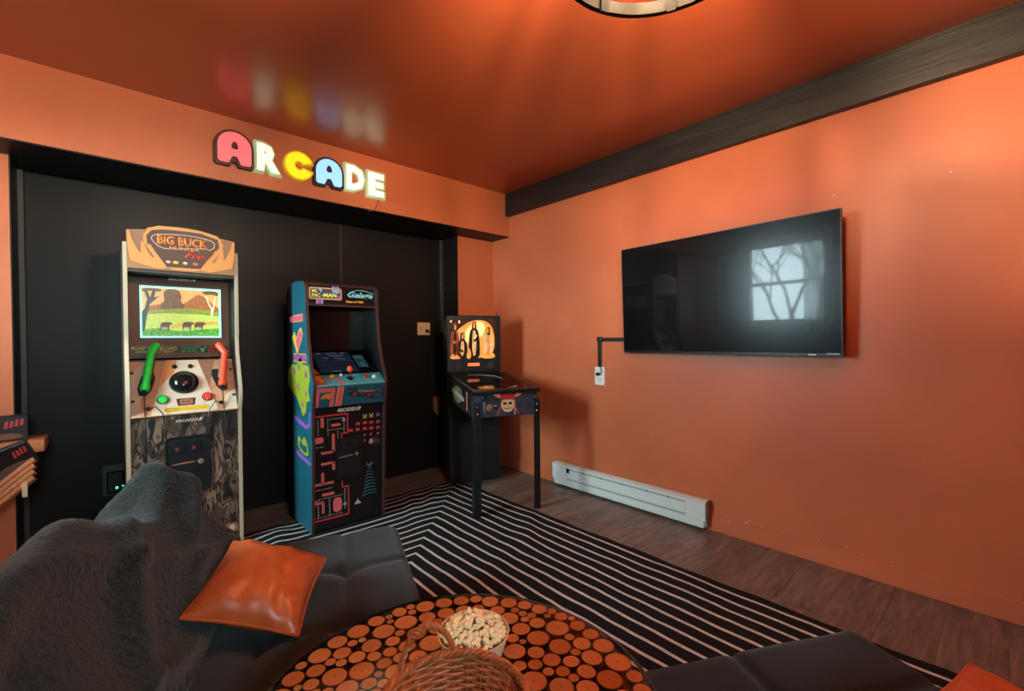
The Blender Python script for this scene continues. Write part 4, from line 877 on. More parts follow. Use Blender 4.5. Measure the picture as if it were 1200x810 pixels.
def dot(x, z, r=.0032): dots.prism(circ(X(x), z, r, 6), flf, .0003, .0010)
for k in range(9): dot(-1.762+.0125*k, .703); dot(-1.762+.0125*k, .636); dot(-1.845+.0125*k, .271)
for k in range(8): dot(-1.762, .693-.0125*k); dot(-1.660, .700-.0125*k); dot(-1.822, .700-.0125*k)
for k in range(11): dot(-1.845+.0165*k, .098); dot(-1.820+.0142*k, .212)
for k in range(10): dot(-1.757, .20-.011*k); dot(-1.660, .245-.0135*k); dot(-1.826, .17-.008*k)
for k in range(5): dot(-1.845+.013*k, .536); dot(-1.70, .62-.013*k)
dots.build('dot_print', mat('dot_white', (226, 214, 200), .5), lf, smooth=0)
for z in (.690, .148): flat('large_dot', flf, circ(X(-1.660), z, .011, 12), mat('dot_mint', (150, 186, 176), .5), lf, lift=.0004, depth=.0008)
flat('amber_mark', flf, [(X(-1.849), .205), (X(-1.825), .212), (X(-1.835), .200), (X(-1.822), .192), (X(-1.849), .196)], ORNG, lf, lift=.0004)
PIX = ["0110110", "1111111", "0111110", "1101011", "0100010"]
def sprite(x, z, s, m, pat=PIX):
    mb = MB(); h_ = len(pat); w_ = len(pat[0])
    for j, r in enumerate(pat):
        for i, ch in enumerate(r):
            if ch == '1': mb.prism(rect(X(x)+(i-w_/2)*s, X(x)+(i+1-w_/2)*s, z+(h_/2-j-1)*s, z+(h_/2-j)*s), flf, .0003, .0010)
    return mb.build('pixel_print', m, lf, smooth=0)
PR, PGD, PVI, PTE = mat('pixel_red', (206, 66, 74), .45), mat('pixel_gold', (186, 170, 90), .45), mat('pixel_violet', (104, 92, 190), .45), mat('pixel_tan', (190, 120, 96), .45)
for x, z in ((-1.616, .614), (-1.569, .651), (-1.520, .652), (-1.476, .649), (-1.428, .647), (-1.570, .614), (-1.521, .613), (-1.476, .610), (-1.428, .608)): sprite(x, z, .0042, PR)
for x, z in ((-1.521, .571), (-1.477, .571), (-1.428, .569), (-1.52, .535)): sprite(x, z, .0036, PTE, ["01010", "11110", "01100", "11000"])
for x, z, m in ((-1.520, .696, PGD), (-1.475, .697, PGD), (-1.428, .697, PVI)): sprite(x, z, .0056, m, ["10001", "11011", "01110", "01110", "10101"] if m is PGD else ["00100", "01110", "11111", "11011", "10001"])
sprite(-1.493, .372, .0056, PVI, ["1000001", "1100011", "1110111", "0111110", "0011100"])
sprite(-1.575, .143, .0056, mat('pixel_white', (206, 186, 190), .45), ["0001000", "0001000", "0011100", "0111110", "1111111", "1101011"])
rg = random.Random(4); bst = MB()
for k in range(70):
    a = rg.uniform(0, 2*PI); r = rg.uniform(0, 1)**.6*.042
    bst.prism(circ(X(-1.455)+r*math.cos(a)*1.1, .522+r*math.sin(a)*.75, .0018, 4), flf, .0003, .0008)
bst.build('burst_print', mat('burst_brown', (150, 120, 100), .5), lf, smooth=0)
flat('burst_core', flf, smoothpoly([(X(-1.495), .51), (X(-1.475), .505), (X(-1.46), .522), (X(-1.475), .545), (X(-1.492), .535)], 1), mat('burst_pale', (176, 156, 140), .5), lf, lift=.0009, depth=.0004)
for k in range(9):
    t = k/8; w = .016+.040*t; z = .345-.172*t
    outline('beam_arc', flf, [(X(-1.492)+w*math.sin(u), z+w*.28*(math.cos(u)-.6)) for u in [-1.1+2.2*i/8 for i in range(9)]], .0042, mat('beam_teal', (70, 140, 146), .45), lf, .0012, closed=False)
do2 = MB().prism(rrect(X(-1.719), X(-1.546), .328, .574, .022), flf, .0008, .010).build('coin_door', cdm, pc)
outline('door_rim', flf, rrect(X(-1.713), X(-1.552), .334, .568, .018), .004, M_BLACK, do2, .010)
for a in (-1.665, -1.598):
    sl = MB().prism(rrect(X(a-.024), X(a+.024), .495, .548, .005), flf, .010, .014).build('coin_slot', M_BLACK, do2)
    flat('slot_light', flf, rect(X(a-.004), X(a+.004), .51, .535), mat('coin_grey', (60, 44, 44), .4), sl, lift=.014, depth=.0008)
flat('door_script', flf, [(X(-1.70), .447), (X(-1.61), .455), (X(-1.608), .464), (X(-1.66), .460), (X(-1.70), .454)], mat('script_grey', (120, 112, 110), .4), do2, lift=.0105, depth=.0006)
MB().lathe([(.012, 0), (.010, .004)], flf.sub(X(-1.582), .46, .010), 12).build('door_lock', mat('lock_grey', (150, 140, 136), .3, .6), do2)

# ------------------------------------------------------------------ pinball machine
pe = Vector((.934, -.358, 0)).normalized()
fpb = Frame(Vector((-.479, -.311, 0)), pe, Vector((0, 0, 1)).cross(pe), (0, 0, 1))
pb = thing('pinball_machine', fpb(0, -.35, 0), 'black pirate-themed pinball machine on tall legs in the room corner', 'pinball machine')
PBK = mat('pinball_black', (17, 18, 19), .4)
BWI = .24
# body: sloped box
body = MB().prism([(-.784, .672), (.02, .735), (.02, .925), (-.784, .845)], Frame(fpb(-BWI+.005, 0, 0), fpb.y, fpb.z, fpb.x), 0, 2*BWI-.01).build('body', mat('body_print', (44, 42, 46), .4), pb)
fsl = Vector((0, 0, 1))
sly = (fpb.y*.804 + Vector((0, 0, .080))).normalized()
ftp = Frame(fpb(0, -.784, .846), fpb.x, sly, fpb.x.cross(sly))
rails = MB()
rails.box(-BWI-.004, -BWI+.022, -.004, .70, -.012, .014, ftp, .003); rails.box(BWI-.022, BWI+.004, -.004, .70, -.012, .014, ftp, .003)
rails.build('side_rail', PBK, pb)
MB().box(-BWI-.004, BWI+.004, -.034, .016, -.014, .016, ftp, .006, 2).build('lockdown_bar', PBK, pb)
pf = MB().box(-BWI+.022, BWI-.022, .016, .70, -.010, -.004, ftp).build('playfield', mat('playfield_art', (74, 48, 40), .4, var=.55, vscale=16), pb)
rgp = random.Random(9)
for k in range(16):
    a, b_ = rgp.uniform(-.19, .19), rgp.uniform(.08, .62)
    c = rgp.choice([(200, 70, 40), (190, 150, 110), (90, 100, 120), (220, 120, 60), (60, 56, 60)])
    MB().lathe([(.014, -.004), (.014, .001), (.009, .003)], ftp.sub(a, b_, 0), 10).build('bumper' if k < 6 else 'target', mat('pf_%d_%d_%d' % c, c, .35, emit=.25 if c[0] > 195 else 0), pf)
for s in (-1, 1):
    MB().tube([ftp(s*.12, .10, .002), ftp(s*.03, .07, .002)], [.011, .006], 8).build('flipper', mat('flipper_tan', (206, 180, 150), .35), pf)
MB().tube([ftp(-.10, .62, .003), ftp(.0, .60, .006), ftp(.10, .52, .006), ftp(.12, .40, .004)], .007, 8).build('ramp', mat('ramp_grey', (150, 150, 150), .25, .4), pf)
MB().box(-BWI+.022, BWI-.022, .016, .70, .006, .009, ftp).build('playfield_glass', M_GLASS, pb)
# front print
fpf = Frame(fpb(0, -.7845, 0), fpb.x, fpb.z, -fpb.y)
fp_ = flat('front_print', fpf, [(-.18, .674), (.208, .674), (.208, .838), (-.222, .838), (-.222, .770), (-.18, .765)], mat('pirate_slate', (52, 52, 66), .4, var=.35, vscale=18), pb, lift=.0003, depth=.001)
BONE, BAND = mat('skull_bone', (206, 170, 130), .4, emit=.08), mat('bandana_red', (168, 40, 34), .4, emit=.06)
for s in (-1, 1):
    cx = .015
    flat('torch_handle', fpf, [(cx+s*.085, .683), (cx+s*.078, .683), (cx+s*.045, .735), (cx+s*.05, .745)], mat('torch_rose', (176, 96, 80), .4), fp_, lift=.0014, depth=.0005)
    flat('torch_flame', fpf, smoothpoly([(cx+s*.045, .805), (cx+s*.07, .798), (cx+s*.118, .833), (cx+s*.09, .832), (cx+s*.06, .830)], 1), mat('torch_flame', (222, 116, 70), .4, emit=.15), fp_, lift=.0014, depth=.0005)
sk = flat('skull', fpf, smoothpoly([(-.034, .775), (-.036, .745), (-.018, .712), (.0, .700), (.03, .700), (.048, .714), (.062, .745), (.062, .775), (.04, .80), (-.012, .80)], 1), BONE, fp_, lift=.0020, depth=.0008)
flat('bandana', fpf, smoothpoly([(-.038, .775), (-.036, .81), (-.015, .834), (.045, .834), (.062, .812), (.066, .775), (.04, .786), (-.01, .786)], 1), BAND, sk, lift=.0030, depth=.0008)
flat('bandana_tail', fpf, [(.058, .79), (.068, .79), (.072, .68), (.060, .675)], mat('tail_pink', (196, 110, 100), .4), sk, lift=.0026, depth=.0005)
for cx in (-.006, .034): flat('eye_socket', fpf, smoothpoly([(cx-.015, .752), (cx+.012, .750), (cx+.014, .768), (cx-.014, .770)], 1), M_BLACKM, sk, lift=.0030, depth=.0004)
flat('nose_hole', fpf, [(.008, .742), (.02, .742), (.014, .752)], M_BLACKM, sk, lift=.0030, depth=.0004); flat('teeth_gap', fpf, smoothpoly([(-.01, .722), (.036, .722), (.046, .732), (.03, .728), (-.004, .728), (-.018, .734)], 1), M_BLACKM, sk, lift=.0030, depth=.0004)
star = [( -.123+(.030 if k % 2 == 0 else .014)*math.cos(PI*k/8), .737+(.030 if k % 2 == 0 else .014)*math.sin(PI*k/8)) for k in range(16)]
sb_ = flat('start_star', fpf, star, mat('star_gold', (206, 150, 90), .4), fp_, lift=.0014, depth=.0006)
MB().lathe([(.011, .002), (.010, .007), (.005, .009)], fpf.sub(-.123, .737, 0), 12).build('start_button', mat('start_green', (50, 130, 70), .3), sb_)
MB().prism(rrect(-.093, -.062, .728, .752, .003), fpf, .0014, .008).build('coin_panel', M_BLACK, fp_)
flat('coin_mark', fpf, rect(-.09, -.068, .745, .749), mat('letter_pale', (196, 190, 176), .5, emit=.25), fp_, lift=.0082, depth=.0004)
MB().lathe([(.02, 0), (.02, .010), (.012, .016), (.012, .03), (.018, .034), (.016, .044)], fpf.sub(-.151, .799, .0005), 16).build('knob', M_BLACK, pb)
MB().tube([fpf(-.145, .785, .004), fpf(-.155, .75, .004), fpf(-.150, .70, .004)], .010, 6).build('grey_scroll', mat('scroll_grey', (76, 76, 84), .4), fp_)
for s in (-1, 1):
    x0, x1 = (-.232, -.182) if s < 0 else (.205, .252)
    lg_ = MB()
    lg_.box(x0, x1, -.796, -.790, .0095, .775, fpb, .0015); xs = x0 if s < 0 else x1-.006
    lg_.box(xs, xs+.006, -.790, -.744, .0095, .775, fpb, .0015)
    lo_ = lg_.build('leg', PBK, pb)
    for z in (.745, .70):
        MB().lathe([(.008, 0), (.007, .004), (.003, .006)], Frame(fpb((x0+x1)/2, -.796, z), fpb.x, fpb.z, -fpb.y), 8).build('leg_bolt', M_CHROME, lo_)
    MB().lathe([(.018, .0), (.018, .008), (.008, .012)], Frame(fpb((x0+x1)/2, -.770, .0085)), 12).build('leg_foot', PBK, lo_)
MB().tube([fpf(.215, .79, .002), fpf(.222, .80, .012), fpf(.228, .792, .012)], .006, 8).build('latch', M_CHROME, pb)
# side print (left side)
fsd = Frame(fpb(-BWI+.0045, 0, 0), fpb.y*-1, fpb.z, -fpb.x)
spn = flat('side_print', fsd, [(.05, .740), (.74, .685), (.74, .838), (.05, .905)], mat('pirate_dark', (30, 28, 28), .4, var=.4, vscale=14), pb, lift=.0003, depth=.0008)
OLV = mat('coin_olive', (120, 98, 60), .4)
flat('medallion', fsd, circ(.38, .79, .15, 18, .062), OLV, spn, lift=.0012, depth=.0005)
flat('banner', fsd, [(.20, .80), (.22, .825), (.58, .782), (.56, .752)], mat('banner_grey', (150, 150, 142), .4), spn, lift=.0018, depth=.0005)
for k in range(5): flat('flame_mark', fsd, smoothpoly([(.62, .71+.027*k), (.66, .70+.027*k), (.67, .725+.027*k), (.64, .73+.027*k)], 1), mat('flame_mark', (196, 116, 84), .4), spn, lift=.0012, depth=.0005)
flat('flame_mark', fsd, smoothpoly([(.08, .78), (.11, .78), (.11, .88), (.085, .88)], 1), mat('flame_rose', (150, 70, 60), .4), spn, lift=.0012, depth=.0005)
# rear base cabinet and backbox
MB().box(-.225, .225, -.03, .15, .0095, .735, fpb, .004).build('base_cabinet', mat('base_black', (20, 23, 24), .45), pb)
bk = MB().box(-.246, .222, -.07, .06, .93, 1.40, fpb, .006).build('backbox', PBK, pb)
MB().box(-.20, .18, -.05, .04, .85, .93, fpb).build('backbox_neck', PBK, pb)
fbg = Frame(fpb(0, -.0705, 0), fpb.x, fpb.z, -fpb.y)
bkg = flat('backglass', fbg, rect(-.220, .172, 1.042, 1.372), mat('glass_dark_amber', (70, 34, 22), .25, emit=.2, var=.5, vscale=12), pb, lift=.0003, depth=.001)
G = lambda a, b_: (-.220+.392*a, 1.042+.330*b_)
AMB = mat('glass_amber', (232, 150, 70), .3, emit=.55, var=.35, vscale=18); SUN = mat('glass_glow', (250, 210, 140), .3, emit=.7, var=.15, vscale=20); RUS = mat('glass_rust', (150, 62, 34), .3, emit=.35, var=.4, vscale=24); DRK = mat('glass_dark', (34, 18, 16), .3, emit=.05)
def bf(nm, pts, m, l, it=1): flat(nm, fbg, smoothpoly([G(*q) for q in pts], it), m, bkg, lift=.0013+.0004*l, depth=.0003)
bf('glow', [(.15, .2), (.10, .65), (.3, .85), (.5, .97), (.8, .97), (.97, .75), (.99, .2), (.8, .0), (.3, .05)], AMB, 0, 2)
bf('glow', [(.34, .35), (.32, .7), (.46, .86), (.62, .95), (.78, .88), (.74, .6), (.6, .5)], SUN, 1, 2)
SKN = mat('glass_skin', (206, 138, 84), .3, emit=.45, var=.2, vscale=40); SHT = mat('glass_shirt', (224, 176, 116), .3, emit=.4, var=.4, vscale=50)
def figure(a, w, top_, coat, shirt, hat, lean=0.0, arm=1):
    hd = top_-.10
    bf('figure_coat', [(a-w*1.1, .0), (a-w*1.25, .28), (a-w*.95, hd-.14), (a-w*.3, hd-.06), (a+w*.3, hd-.06), (a+w*.95, hd-.14), (a+w*1.2, .28), (a+w*1.05, .0)], coat, 2)
    bf('figure_shirt', [(a-w*.45, .06), (a-w*.4, hd-.16), (a, hd-.10), (a+w*.42, hd-.16), (a+w*.4, .10)], shirt, 3)
    bf('figure_arm', [(a+arm*w*.8, hd-.16), (a+arm*w*1.0, hd-.22), (a+arm*w*.2, hd-.42), (a-arm*w*.2, hd-.38), (a-arm*w*.15, hd-.33), (a+arm*w*.3, hd-.34)], coat, 5)
    bf('figure_hand', [(a-arm*w*.15, hd-.40), (a-arm*w*.42, hd-.38), (a-arm*w*.38, hd-.31), (a-arm*w*.1, hd-.33)], SKN, 6)
    bf('figure_hair', [(a-w*.5, hd-.10), (a-w*.5, hd+.05), (a-w*.2, top_), (a+w*.25, top_), (a+w*.5, hd+.05), (a+w*.5, hd-.12)], DRK, 4)
    bf('figure_face', [(a-w*.27+lean, hd-.04), (a-w*.27+lean, hd+.05), (a+lean, hd+.075), (a+w*.27+lean, hd+.05), (a+w*.24+lean, hd-.04), (a+lean, hd-.075)], SKN, 5)
    if hat: bf('figure_scarf', [(a-w*.42, hd+.045), (a-w*.3, top_+.01), (a+w*.3, top_+.01), (a+w*.45, hd+.045), (a, hd+.065)], hat, 6)
figure(.11, .085, .88, RUS, DRK, RUS, .01, 1)
figure(.27, .095, .66, DRK, SHT, None, .01, -1)
figure(.53, .105, .93, DRK, SHT, mat('glass_red', (190, 52, 34), .3, emit=.4), .0, 1)
figure(.84, .085, .80, SHT, SKN, None, -.01, -1)
bf('flame', [(.0, .0), (.02, .10), (.1, .14), (.2, .06), (.24, .0)], AMB, 3); bf('flame', [(.68, .0), (.72, .12), (.85, .16), (.98, .12), (.99, .0)], AMB, 3)
bf('flame', [(.36, .0), (.37, .2), (.42, .28), (.46, .15), (.45, .0)], AMB, 3); bf('sword', [(.48, .45), (.50, .44), (.76, .82), (.75, .83)], SUN, 4, 0)
bf('flame', [(.0, .90), (.03, .99), (.06, .92)], SUN, 3); bf('flame', [(.18, .88), (.2, .99), (.24, .9)], SUN, 3)
gf = MB()
for r in (rect(-.236, .188, 1.372, 1.388), rect(-.236, -.220, 1.04, 1.372), rect(.172, .188, 1.04, 1.372), rect(-.236, .188, 1.026, 1.042)): gf.prism(r, fbg, .0003, .008)
gf.build('glass_frame', PBK, pb)
sp_ = flat('speaker_panel', fbg, rect(-.240, .216, .940, 1.024), M_BLACK, pb, lift=.0003, depth=.003)
flat('score_display', fbg, rect(-.070, .031, .981, 1.006), mat('display_orange', (240, 120, 70), .3, emit=.9), sp_, lift=.0034, depth=.001)
for cx in (-.155, .125):
    MB().lathe([(.03, .0035), (.028, .006), (.012, .005)], fbg.sub(cx, .985, 0), 18).build('speaker', mat('speaker_grey', (34, 34, 36), .5), sp_)
flat('side_script', Frame(fpb(-.2465, 0, 0), -fpb.y, fpb.z, -fpb.x), rect(.02, .05, 1.20, 1.37), mat('script_pale', (120, 116, 106), .5, var=.6, vscale=60), bk, lift=.0002, depth=.0006)
MB().lathe([(.010, 0), (.010, .02), (.004, .024)], Frame(fpb(.19, -.05, 1.40)), 8).build('top_latch', PBK, bk)
# snack-coloured tin behind the machine on the left
tn_ = thing('copper_tin', (-.86, .10, .62), 'small copper coloured holder on the black wall just left of the pinball machine', 'holder')
ft_ = Frame((-.475, AY-.0125, .60), (1, 0, 0), (0, 0, 1), (0, -1, 0))
tn_.location = ft_(0, -.07, .03); ORIGIN[tn_.name] = Vector(tn_.location)
MB().prism([(-.05, .075), (.055, .075), (.055, -.055), (-.02, -.085), (-.05, -.05)], ft_, 0, .05).build('shell', mat('copper_paint', (140, 70, 44), .35, .4), tn_)
MB().prism([(-.058, .07), (-.045, .07), (-.045, -.05), (-.018, -.09), (-.03, -.095), (-.058, -.055)], ft_, .02, .058).build('rim', mat('copper_pale', (190, 130, 96), .35, .3), tn_)
# ------------------------------------------------------------------ low futon chairs
from mathutils import noise as mn
def tufted(fr, x0, x1, y0, y1, z0, z1, seams_x, seams_y, nx, ny, rnd=.045, sag=.0):
    """cushion block: tufted top, rounded edges, straight sides"""
    mb = MB(); hx, hy = (x1-x0)/2, (y1-y0)/2; cx, cy = (x0+x1)/2, (y0+y1)/2
    def edge(t):
        return t
    def z_at(x, y):
        z = z1
        for s in seams_x: z -= .010*math.exp(-((x-s)/.016)**2)
        for s in seams_y: z -= .010*math.exp(-((y-s)/.016)**2)
        for s in seams_x:
            for q in seams_y: z -= .022*math.exp(-((x-s)**2+(y-q)**2)/.05**2)
        for d in (hx-abs(x-cx), hy-abs(y-cy)):
            if d < rnd: z -= rnd - math.sqrt(max(0, rnd*rnd-(rnd-d)**2))
        z += .006*mn.noise(Vector((x*5, y*5, 1.3)))
        return z
    def T(t, n): # denser near edges
        return t
    def fn(u, v):
        f = lambda t: .5-.5*math.cos(PI*t)*(.35+.65*1) if False else t
        uu, vv = .5*(1-math.cos(PI*u))*.35+u*.65, .5*(1-math.cos(PI*v))*.35+v*.65
        x, y = x0+(x1-x0)*uu, y0+(y1-y0)*vv
        return fr(x, y, z_at(x, y))
    mb.grid(fn, nx, ny)
    be = [e for e in mb.bm.edges if e.is_boundary]
    r = bmesh.ops.extrude_edge_only(mb.bm, edges=be)
    nv = [v for v in r['geom'] if isinstance(v, bmesh.types.BMVert)]
    up = fr.z
    for v in nv:
        h_ = (v.co - fr.o).dot(up); v.co += up*(z0-h_)
    bmesh.ops.holes_fill(mb.bm, edges=[e for e in mb.bm.edges if e.is_boundary], sides=0)
    return mb
def futon(o, ang, width, label, seams_x, seams_y):
    fr = rotframe(o, ang)
    c = thing('futon_chair', fr(-.4, -width/2, 0), label, 'chair', 'low charcoal futon chairs')
    tufted(fr, -.70, 0, -width, 0, .15, .362, seams_x, seams_y, 64, 84).build('seat', M_LINEN, c, smooth=60)
    MB().box(-.66, -.04, -width+.04, -.04, .11, .149, fr, .005).build('seat_frame', M_BLACKM, c)
    bx = (fr.x*-.43 + fr.z*.90).normalized()
    fb_ = Frame(fr(-.700, 0, .31), bx, fr.y, bx.cross(fr.y))
    # pad: frame x = up the back, y = along, z = towards the sitter
    nz = fb_.z if fb_.z.dot(fr.x) > 0 else -fb_.z
    fb2 = Frame(fb_.o, bx, fr.y, nz)
    tufted(fb2, 0.04, .325, -width, 0, -.15, -.01, [.2], seams_y, 40, 60, .05).build('backrest', M_LINEN, c, smooth=60)
    for x in (-.60, -.08):
        for y in (-.10, -width+.10):
            MB().lathe([(.018, 0.0), (.026, .11)], Frame(fr(x, y, .0085)), 12).build('leg', mat('leg_wood', (40, 30, 24), .5), c)
    return c, fr
c1, fc1 = futon((-1.805, -1.482, 0), math.atan2(-.35, .937), 1.05, 'low charcoal tufted futon chair under the dark blanket, facing the television', [-.23, -.47], [-.35, -.70])
c2, fc2 = futon((-1.36+.175, -3.05, 0), math.atan2(.883, .469), .84, 'low charcoal futon chair at the bottom right, in front of the striped rug', [-.23, -.47], [-.42])
# that chair's local y runs to the upper left along its front edge, so shift it by its width
def shift(o, d):
    o.location = Vector(o.location) + d; ORIGIN[o.name] = Vector(o.location)
shift(c2, fc2.y*.84)
# blanket over the first chair's back
def blanket():
    path = [(-1.15, .06), (-1.10, .25), (-1.045, .44), (-.985, .60), (-.94, .680), (-.885, .712), (-.825, .690), (-.775, .61), (-.715, .51), (-.665, .430), (-.625, .392), (-.59, .374)]
    n = len(path)
    def P(v):
        t = v*(n-1); i = min(int(t), n-2); f = t-i
        p0, p1, p2, p3 = path[max(i-1, 0)], path[i], path[i+1], path[min(i+2, n-1)]
        h = lambda a, b, c, d: .5*((2*b)+(-a+c)*f+(2*a-5*b+4*c-d)*f*f+(-a+3*b-3*c+d)*f**3)
        return h(p0[0], p1[0], p2[0], p3[0]), h(p0[1], p1[1], p2[1], p3[1])
    folds = [(.10, .62, .55, .040, .035, .35), (.34, .72, -.5, .030, .030, .40), (.55, .66, .7, .032, .035, .4), (.25, .88, .35, .020, .025, .3), (.75, .8, -.6, .03, .04, .4), (.5, .42, .2, .02, .04, .4), (.15, .38, -.4, .02, .04, .35), (.85, .55, .3, .025, .04, .4)]
    def fn(u, v):
        x, z = P(v); xa, za = P(min(v+.01, 1)); xb, zb = P(max(v-.01, 0))
        tx_, tz = xa-xb, za-zb; l = math.hypot(tx_, tz) or 1; nx_, nz_ = -tz/l, tx_/l
        if nz_ < 0 and v > .4: nx_, nz_ = -nx_, -nz_
        if v <= .4 and nx_ > 0: nx_, nz_ = -nx_, -nz_
        y = .012 - u*1.30
        d = .010
        for (fu, fv, ang, hgt, wd, ln) in folds:
            a = (u-fu)*math.cos(ang)+(v-fv)*math.sin(ang); b = -(u-fu)*math.sin(ang)+(v-fv)*math.cos(ang)
            d += hgt*math.exp(-(b/wd)**2-(a/ln)**2)
        z -= .105*math.exp(-((u-.25)/.15)**2)*math.exp(-((v-.44)/.22)**2)
        edge = max(0, 1-abs(v-1)/.08)
        d *= (1-.8*edge)
        d += .012*mn.noise(Vector((u*7, v*9, .3))) * (1-edge*.7)
        d += .0030*mn.noise(Vector((u*90, v*110, 2.1)))
        # far end: peak of gathered cloth, hem falling over the end of the back
        k = max(0, 1-u/.07)
        d -= .085*k*k*(1 if .3 < v < .95 else .2)
        pk = math.exp(-((u-.05)/.05)**2-((v-.46)/.07)**2); d += .034*pk
        if u > .82: z = max(z-1.6*(u-.82)**1.3*(.5+v*.4), .03)
        return fc1(x+nx_*d, y+.02*mn.noise(Vector((v*6, 1, u*2))), max(z+nz_*d, .371 if (x > -.69 and u < .82) else .03))
    mb = MB().grid(fn, 210, 170)
    o = mb.build('blanket', M_BLANKET, smooth=80)
    md = o.modifiers.new('thickness', 'SOLIDIFY'); md.thickness = .006; md.offset = 1
    setp(o, 'dark grey fuzzy fleece blanket draped over the futon chair back', 'blanket')
blanket()
# leather pillows
def pillow(c, u, w, ha, hb, T, label, seed):
    u = Vector(u).normalized(); w = Vector(w).normalized(); nrm = u.cross(w).normalized()
    if nrm.z < 0: nrm = -nrm
    w = nrm.cross(u).normalized() if nrm.cross(u).dot(w) > 0 else -nrm.cross(u).normalized()
    root = thing('leather_pillow', Vector(c)-nrm*T*.5, label, 'pillow', 'orange leather pillows')
    C0 = Vector(c)
    def pos(a, b, s):
        ra = 1-.07*(1-b*b)**1.2; rb = 1-.07*(1-a*a)**1.2
        x, y = a*ha*ra, b*hb*rb
        t = T*((1-abs(a)**2.6)*(1-abs(b)**2.6))**.55
        ed = max(abs(a), abs(b))
        t += (.010*mn.noise(Vector((a*3+seed, b*3, s)))+.014*math.sin(9*a+3*mn.noise(Vector((a*2, b*2, seed))))*max(0, abs(b)-.35)*(1-abs(b))*3 + .012*math.sin(8*b+2)*max(0, abs(a)-.4)*(1-abs(a))*3)*(1-ed**6)
        t = max(t, .002)
        return C0 + u*x + w*y + nrm*(t*s)
    for s, nm in ((1, 'front_cover'), (-1, 'back_cover')):
        mb = MB().grid(lambda p, q: pos(2*p-1, 2*q-1, s*(1 if s > 0 else .8)), 44, 44)
        mb.build(nm, M_LEATHER, root, smooth=80)
    bd = [(-1+2*k/24, -1) for k in range(24)] + [(1, -1+2*k/24) for k in range(24)] + [(1-2*k/24, 1) for k in range(24)] + [(-1, 1-2*k/24) for k in range(24)]
    MB().tube([pos(a, b, 0) for a, b in bd], .0042, 6, closed=True).build('piping', M_LEATHER, root)
pillow((-2.441, -1.838, .452), (.241, -.133, -.088), (.15, .271, .068), .150, .163, .080, 'orange leather pillow lying on the futon chair beside the blanket', 1.7)
pillow((-1.59, -3.40, .445), (.94, -.34, .10), (.34, .94, .10), .155, .155, .058, 'orange leather pillow at the bottom right corner of the picture', 4.2)

# ------------------------------------------------------------------ coffee table with wood slices
TX, TY, TZ, TR = -2.307, -2.673, .50, .388
tb_ = thing('coffee_table', (TX, TY, 0), 'round coffee table topped with packed wood slices under clear vinyl', 'table')
ftb = Frame((TX, TY, 0))
MB().lathe([(.30, .452), (TR-.012, .455), (TR-.006, .470), (TR-.010, .4845)], ftb, 56).build('table_top', mat('table_dark', (84, 50, 32), .5), tb_)
MB().lathe([(.19, .0085), (.19, .025), (.06, .045), (.045, .08)], ftb, 32).build('pedestal_base', mat('table_leg', (60, 40, 28), .5), tb_)
MB().lathe([(.045, .081), (.042, .25), (.055, .40), (.14, .4515)], ftb, 24).build('pedestal', mat('table_leg', (60, 40, 28), .5), tb_)
import numpy as np
rsn = np.random.default_rng(21)
rad = np.concatenate([np.full(34, .0305), np.full(60, .0265), np.full(70, .0225), np.full(60, .0185), np.full(50, .0135), np.full(24, .010)])
rad *= rsn.uniform(.94, 1.06, len(rad)); RMAX = TR-.005
rad *= math.sqrt(.865*RMAX**2/np.sum(rad**2))
ang = rsn.uniform(0, 2*PI, len(rad)); rr0 = np.sqrt(rsn.uniform(0, 1, len(rad)))*RMAX*.9
pos = np.stack([rr0*np.cos(ang), rr0*np.sin(ang)], 1)
for it in range(700):
    d = pos[:, None, :]-pos[None, :, :]; dist = np.sqrt((d**2).sum(2))+1e-9
    ov = np.clip(rad[:, None]+rad[None, :]-dist, 0, None); np.fill_diagonal(ov, 0)
    pos += .42*(d/dist[:, :, None]*ov[:, :, None]).sum(1)
    ln = np.sqrt((pos**2).sum(1)); lim = RMAX-rad; k_ = np.minimum(1, lim/np.maximum(ln, 1e-9)); pos *= k_[:, None]
disc = [(float(a_), float(b_), float(c_)*.975) for (a_, b_), c_ in zip(pos, rad)]
slm = MB().lathe([(1.0, -.006), (1.0, .0045), (.955, .006)], ID, 18).build('wood_slice', M_SLICE, tb_, origin=(0, 0, 0), smooth=0)
rb = random.Random(5)
for i, (x, y, r) in enumerate(disc):
    o = slm if i == 0 else slm.copy()
    if i: COL.objects.link(o); o.parent = tb_
    o.location = (x, y, .4905+rb.uniform(0, .0012)); o.scale = (r*rb.uniform(.96, 1.0), r*rb.uniform(.93, 1.0), 1); o.rotation_euler = (0, 0, rb.uniform(0, 6.28))
def vinyl(u, v):
    a = 2*PI*u
    if v < .6: r = TR*(v/.6)*.985; z = .4993+.0006*mn.noise(Vector((math.cos(a)*r*14, math.sin(a)*r*14, 0)))
    else:
        t = (v-.6)/.4; r = TR*.985 + .016*math.sin(t*PI*.5) + .006*mn.noise(Vector((math.cos(a)*7, math.sin(a)*7, t*2)))*t; z = .4993-.026*t*t + .006*mn.noise(Vector((math.cos(a)*9, math.sin(a)*9, 3+t)))*t
    return Vector((TX+r*math.cos(a), TY+r*math.sin(a), z+.0014))
vn = MB().grid(vinyl, 120, 20, closed_u=True)
bmesh.ops.remove_doubles(vn.bm, verts=vn.bm.verts, dist=.0004)
vn.build('clear_cover', M_VINYL, tb_, smooth=60)
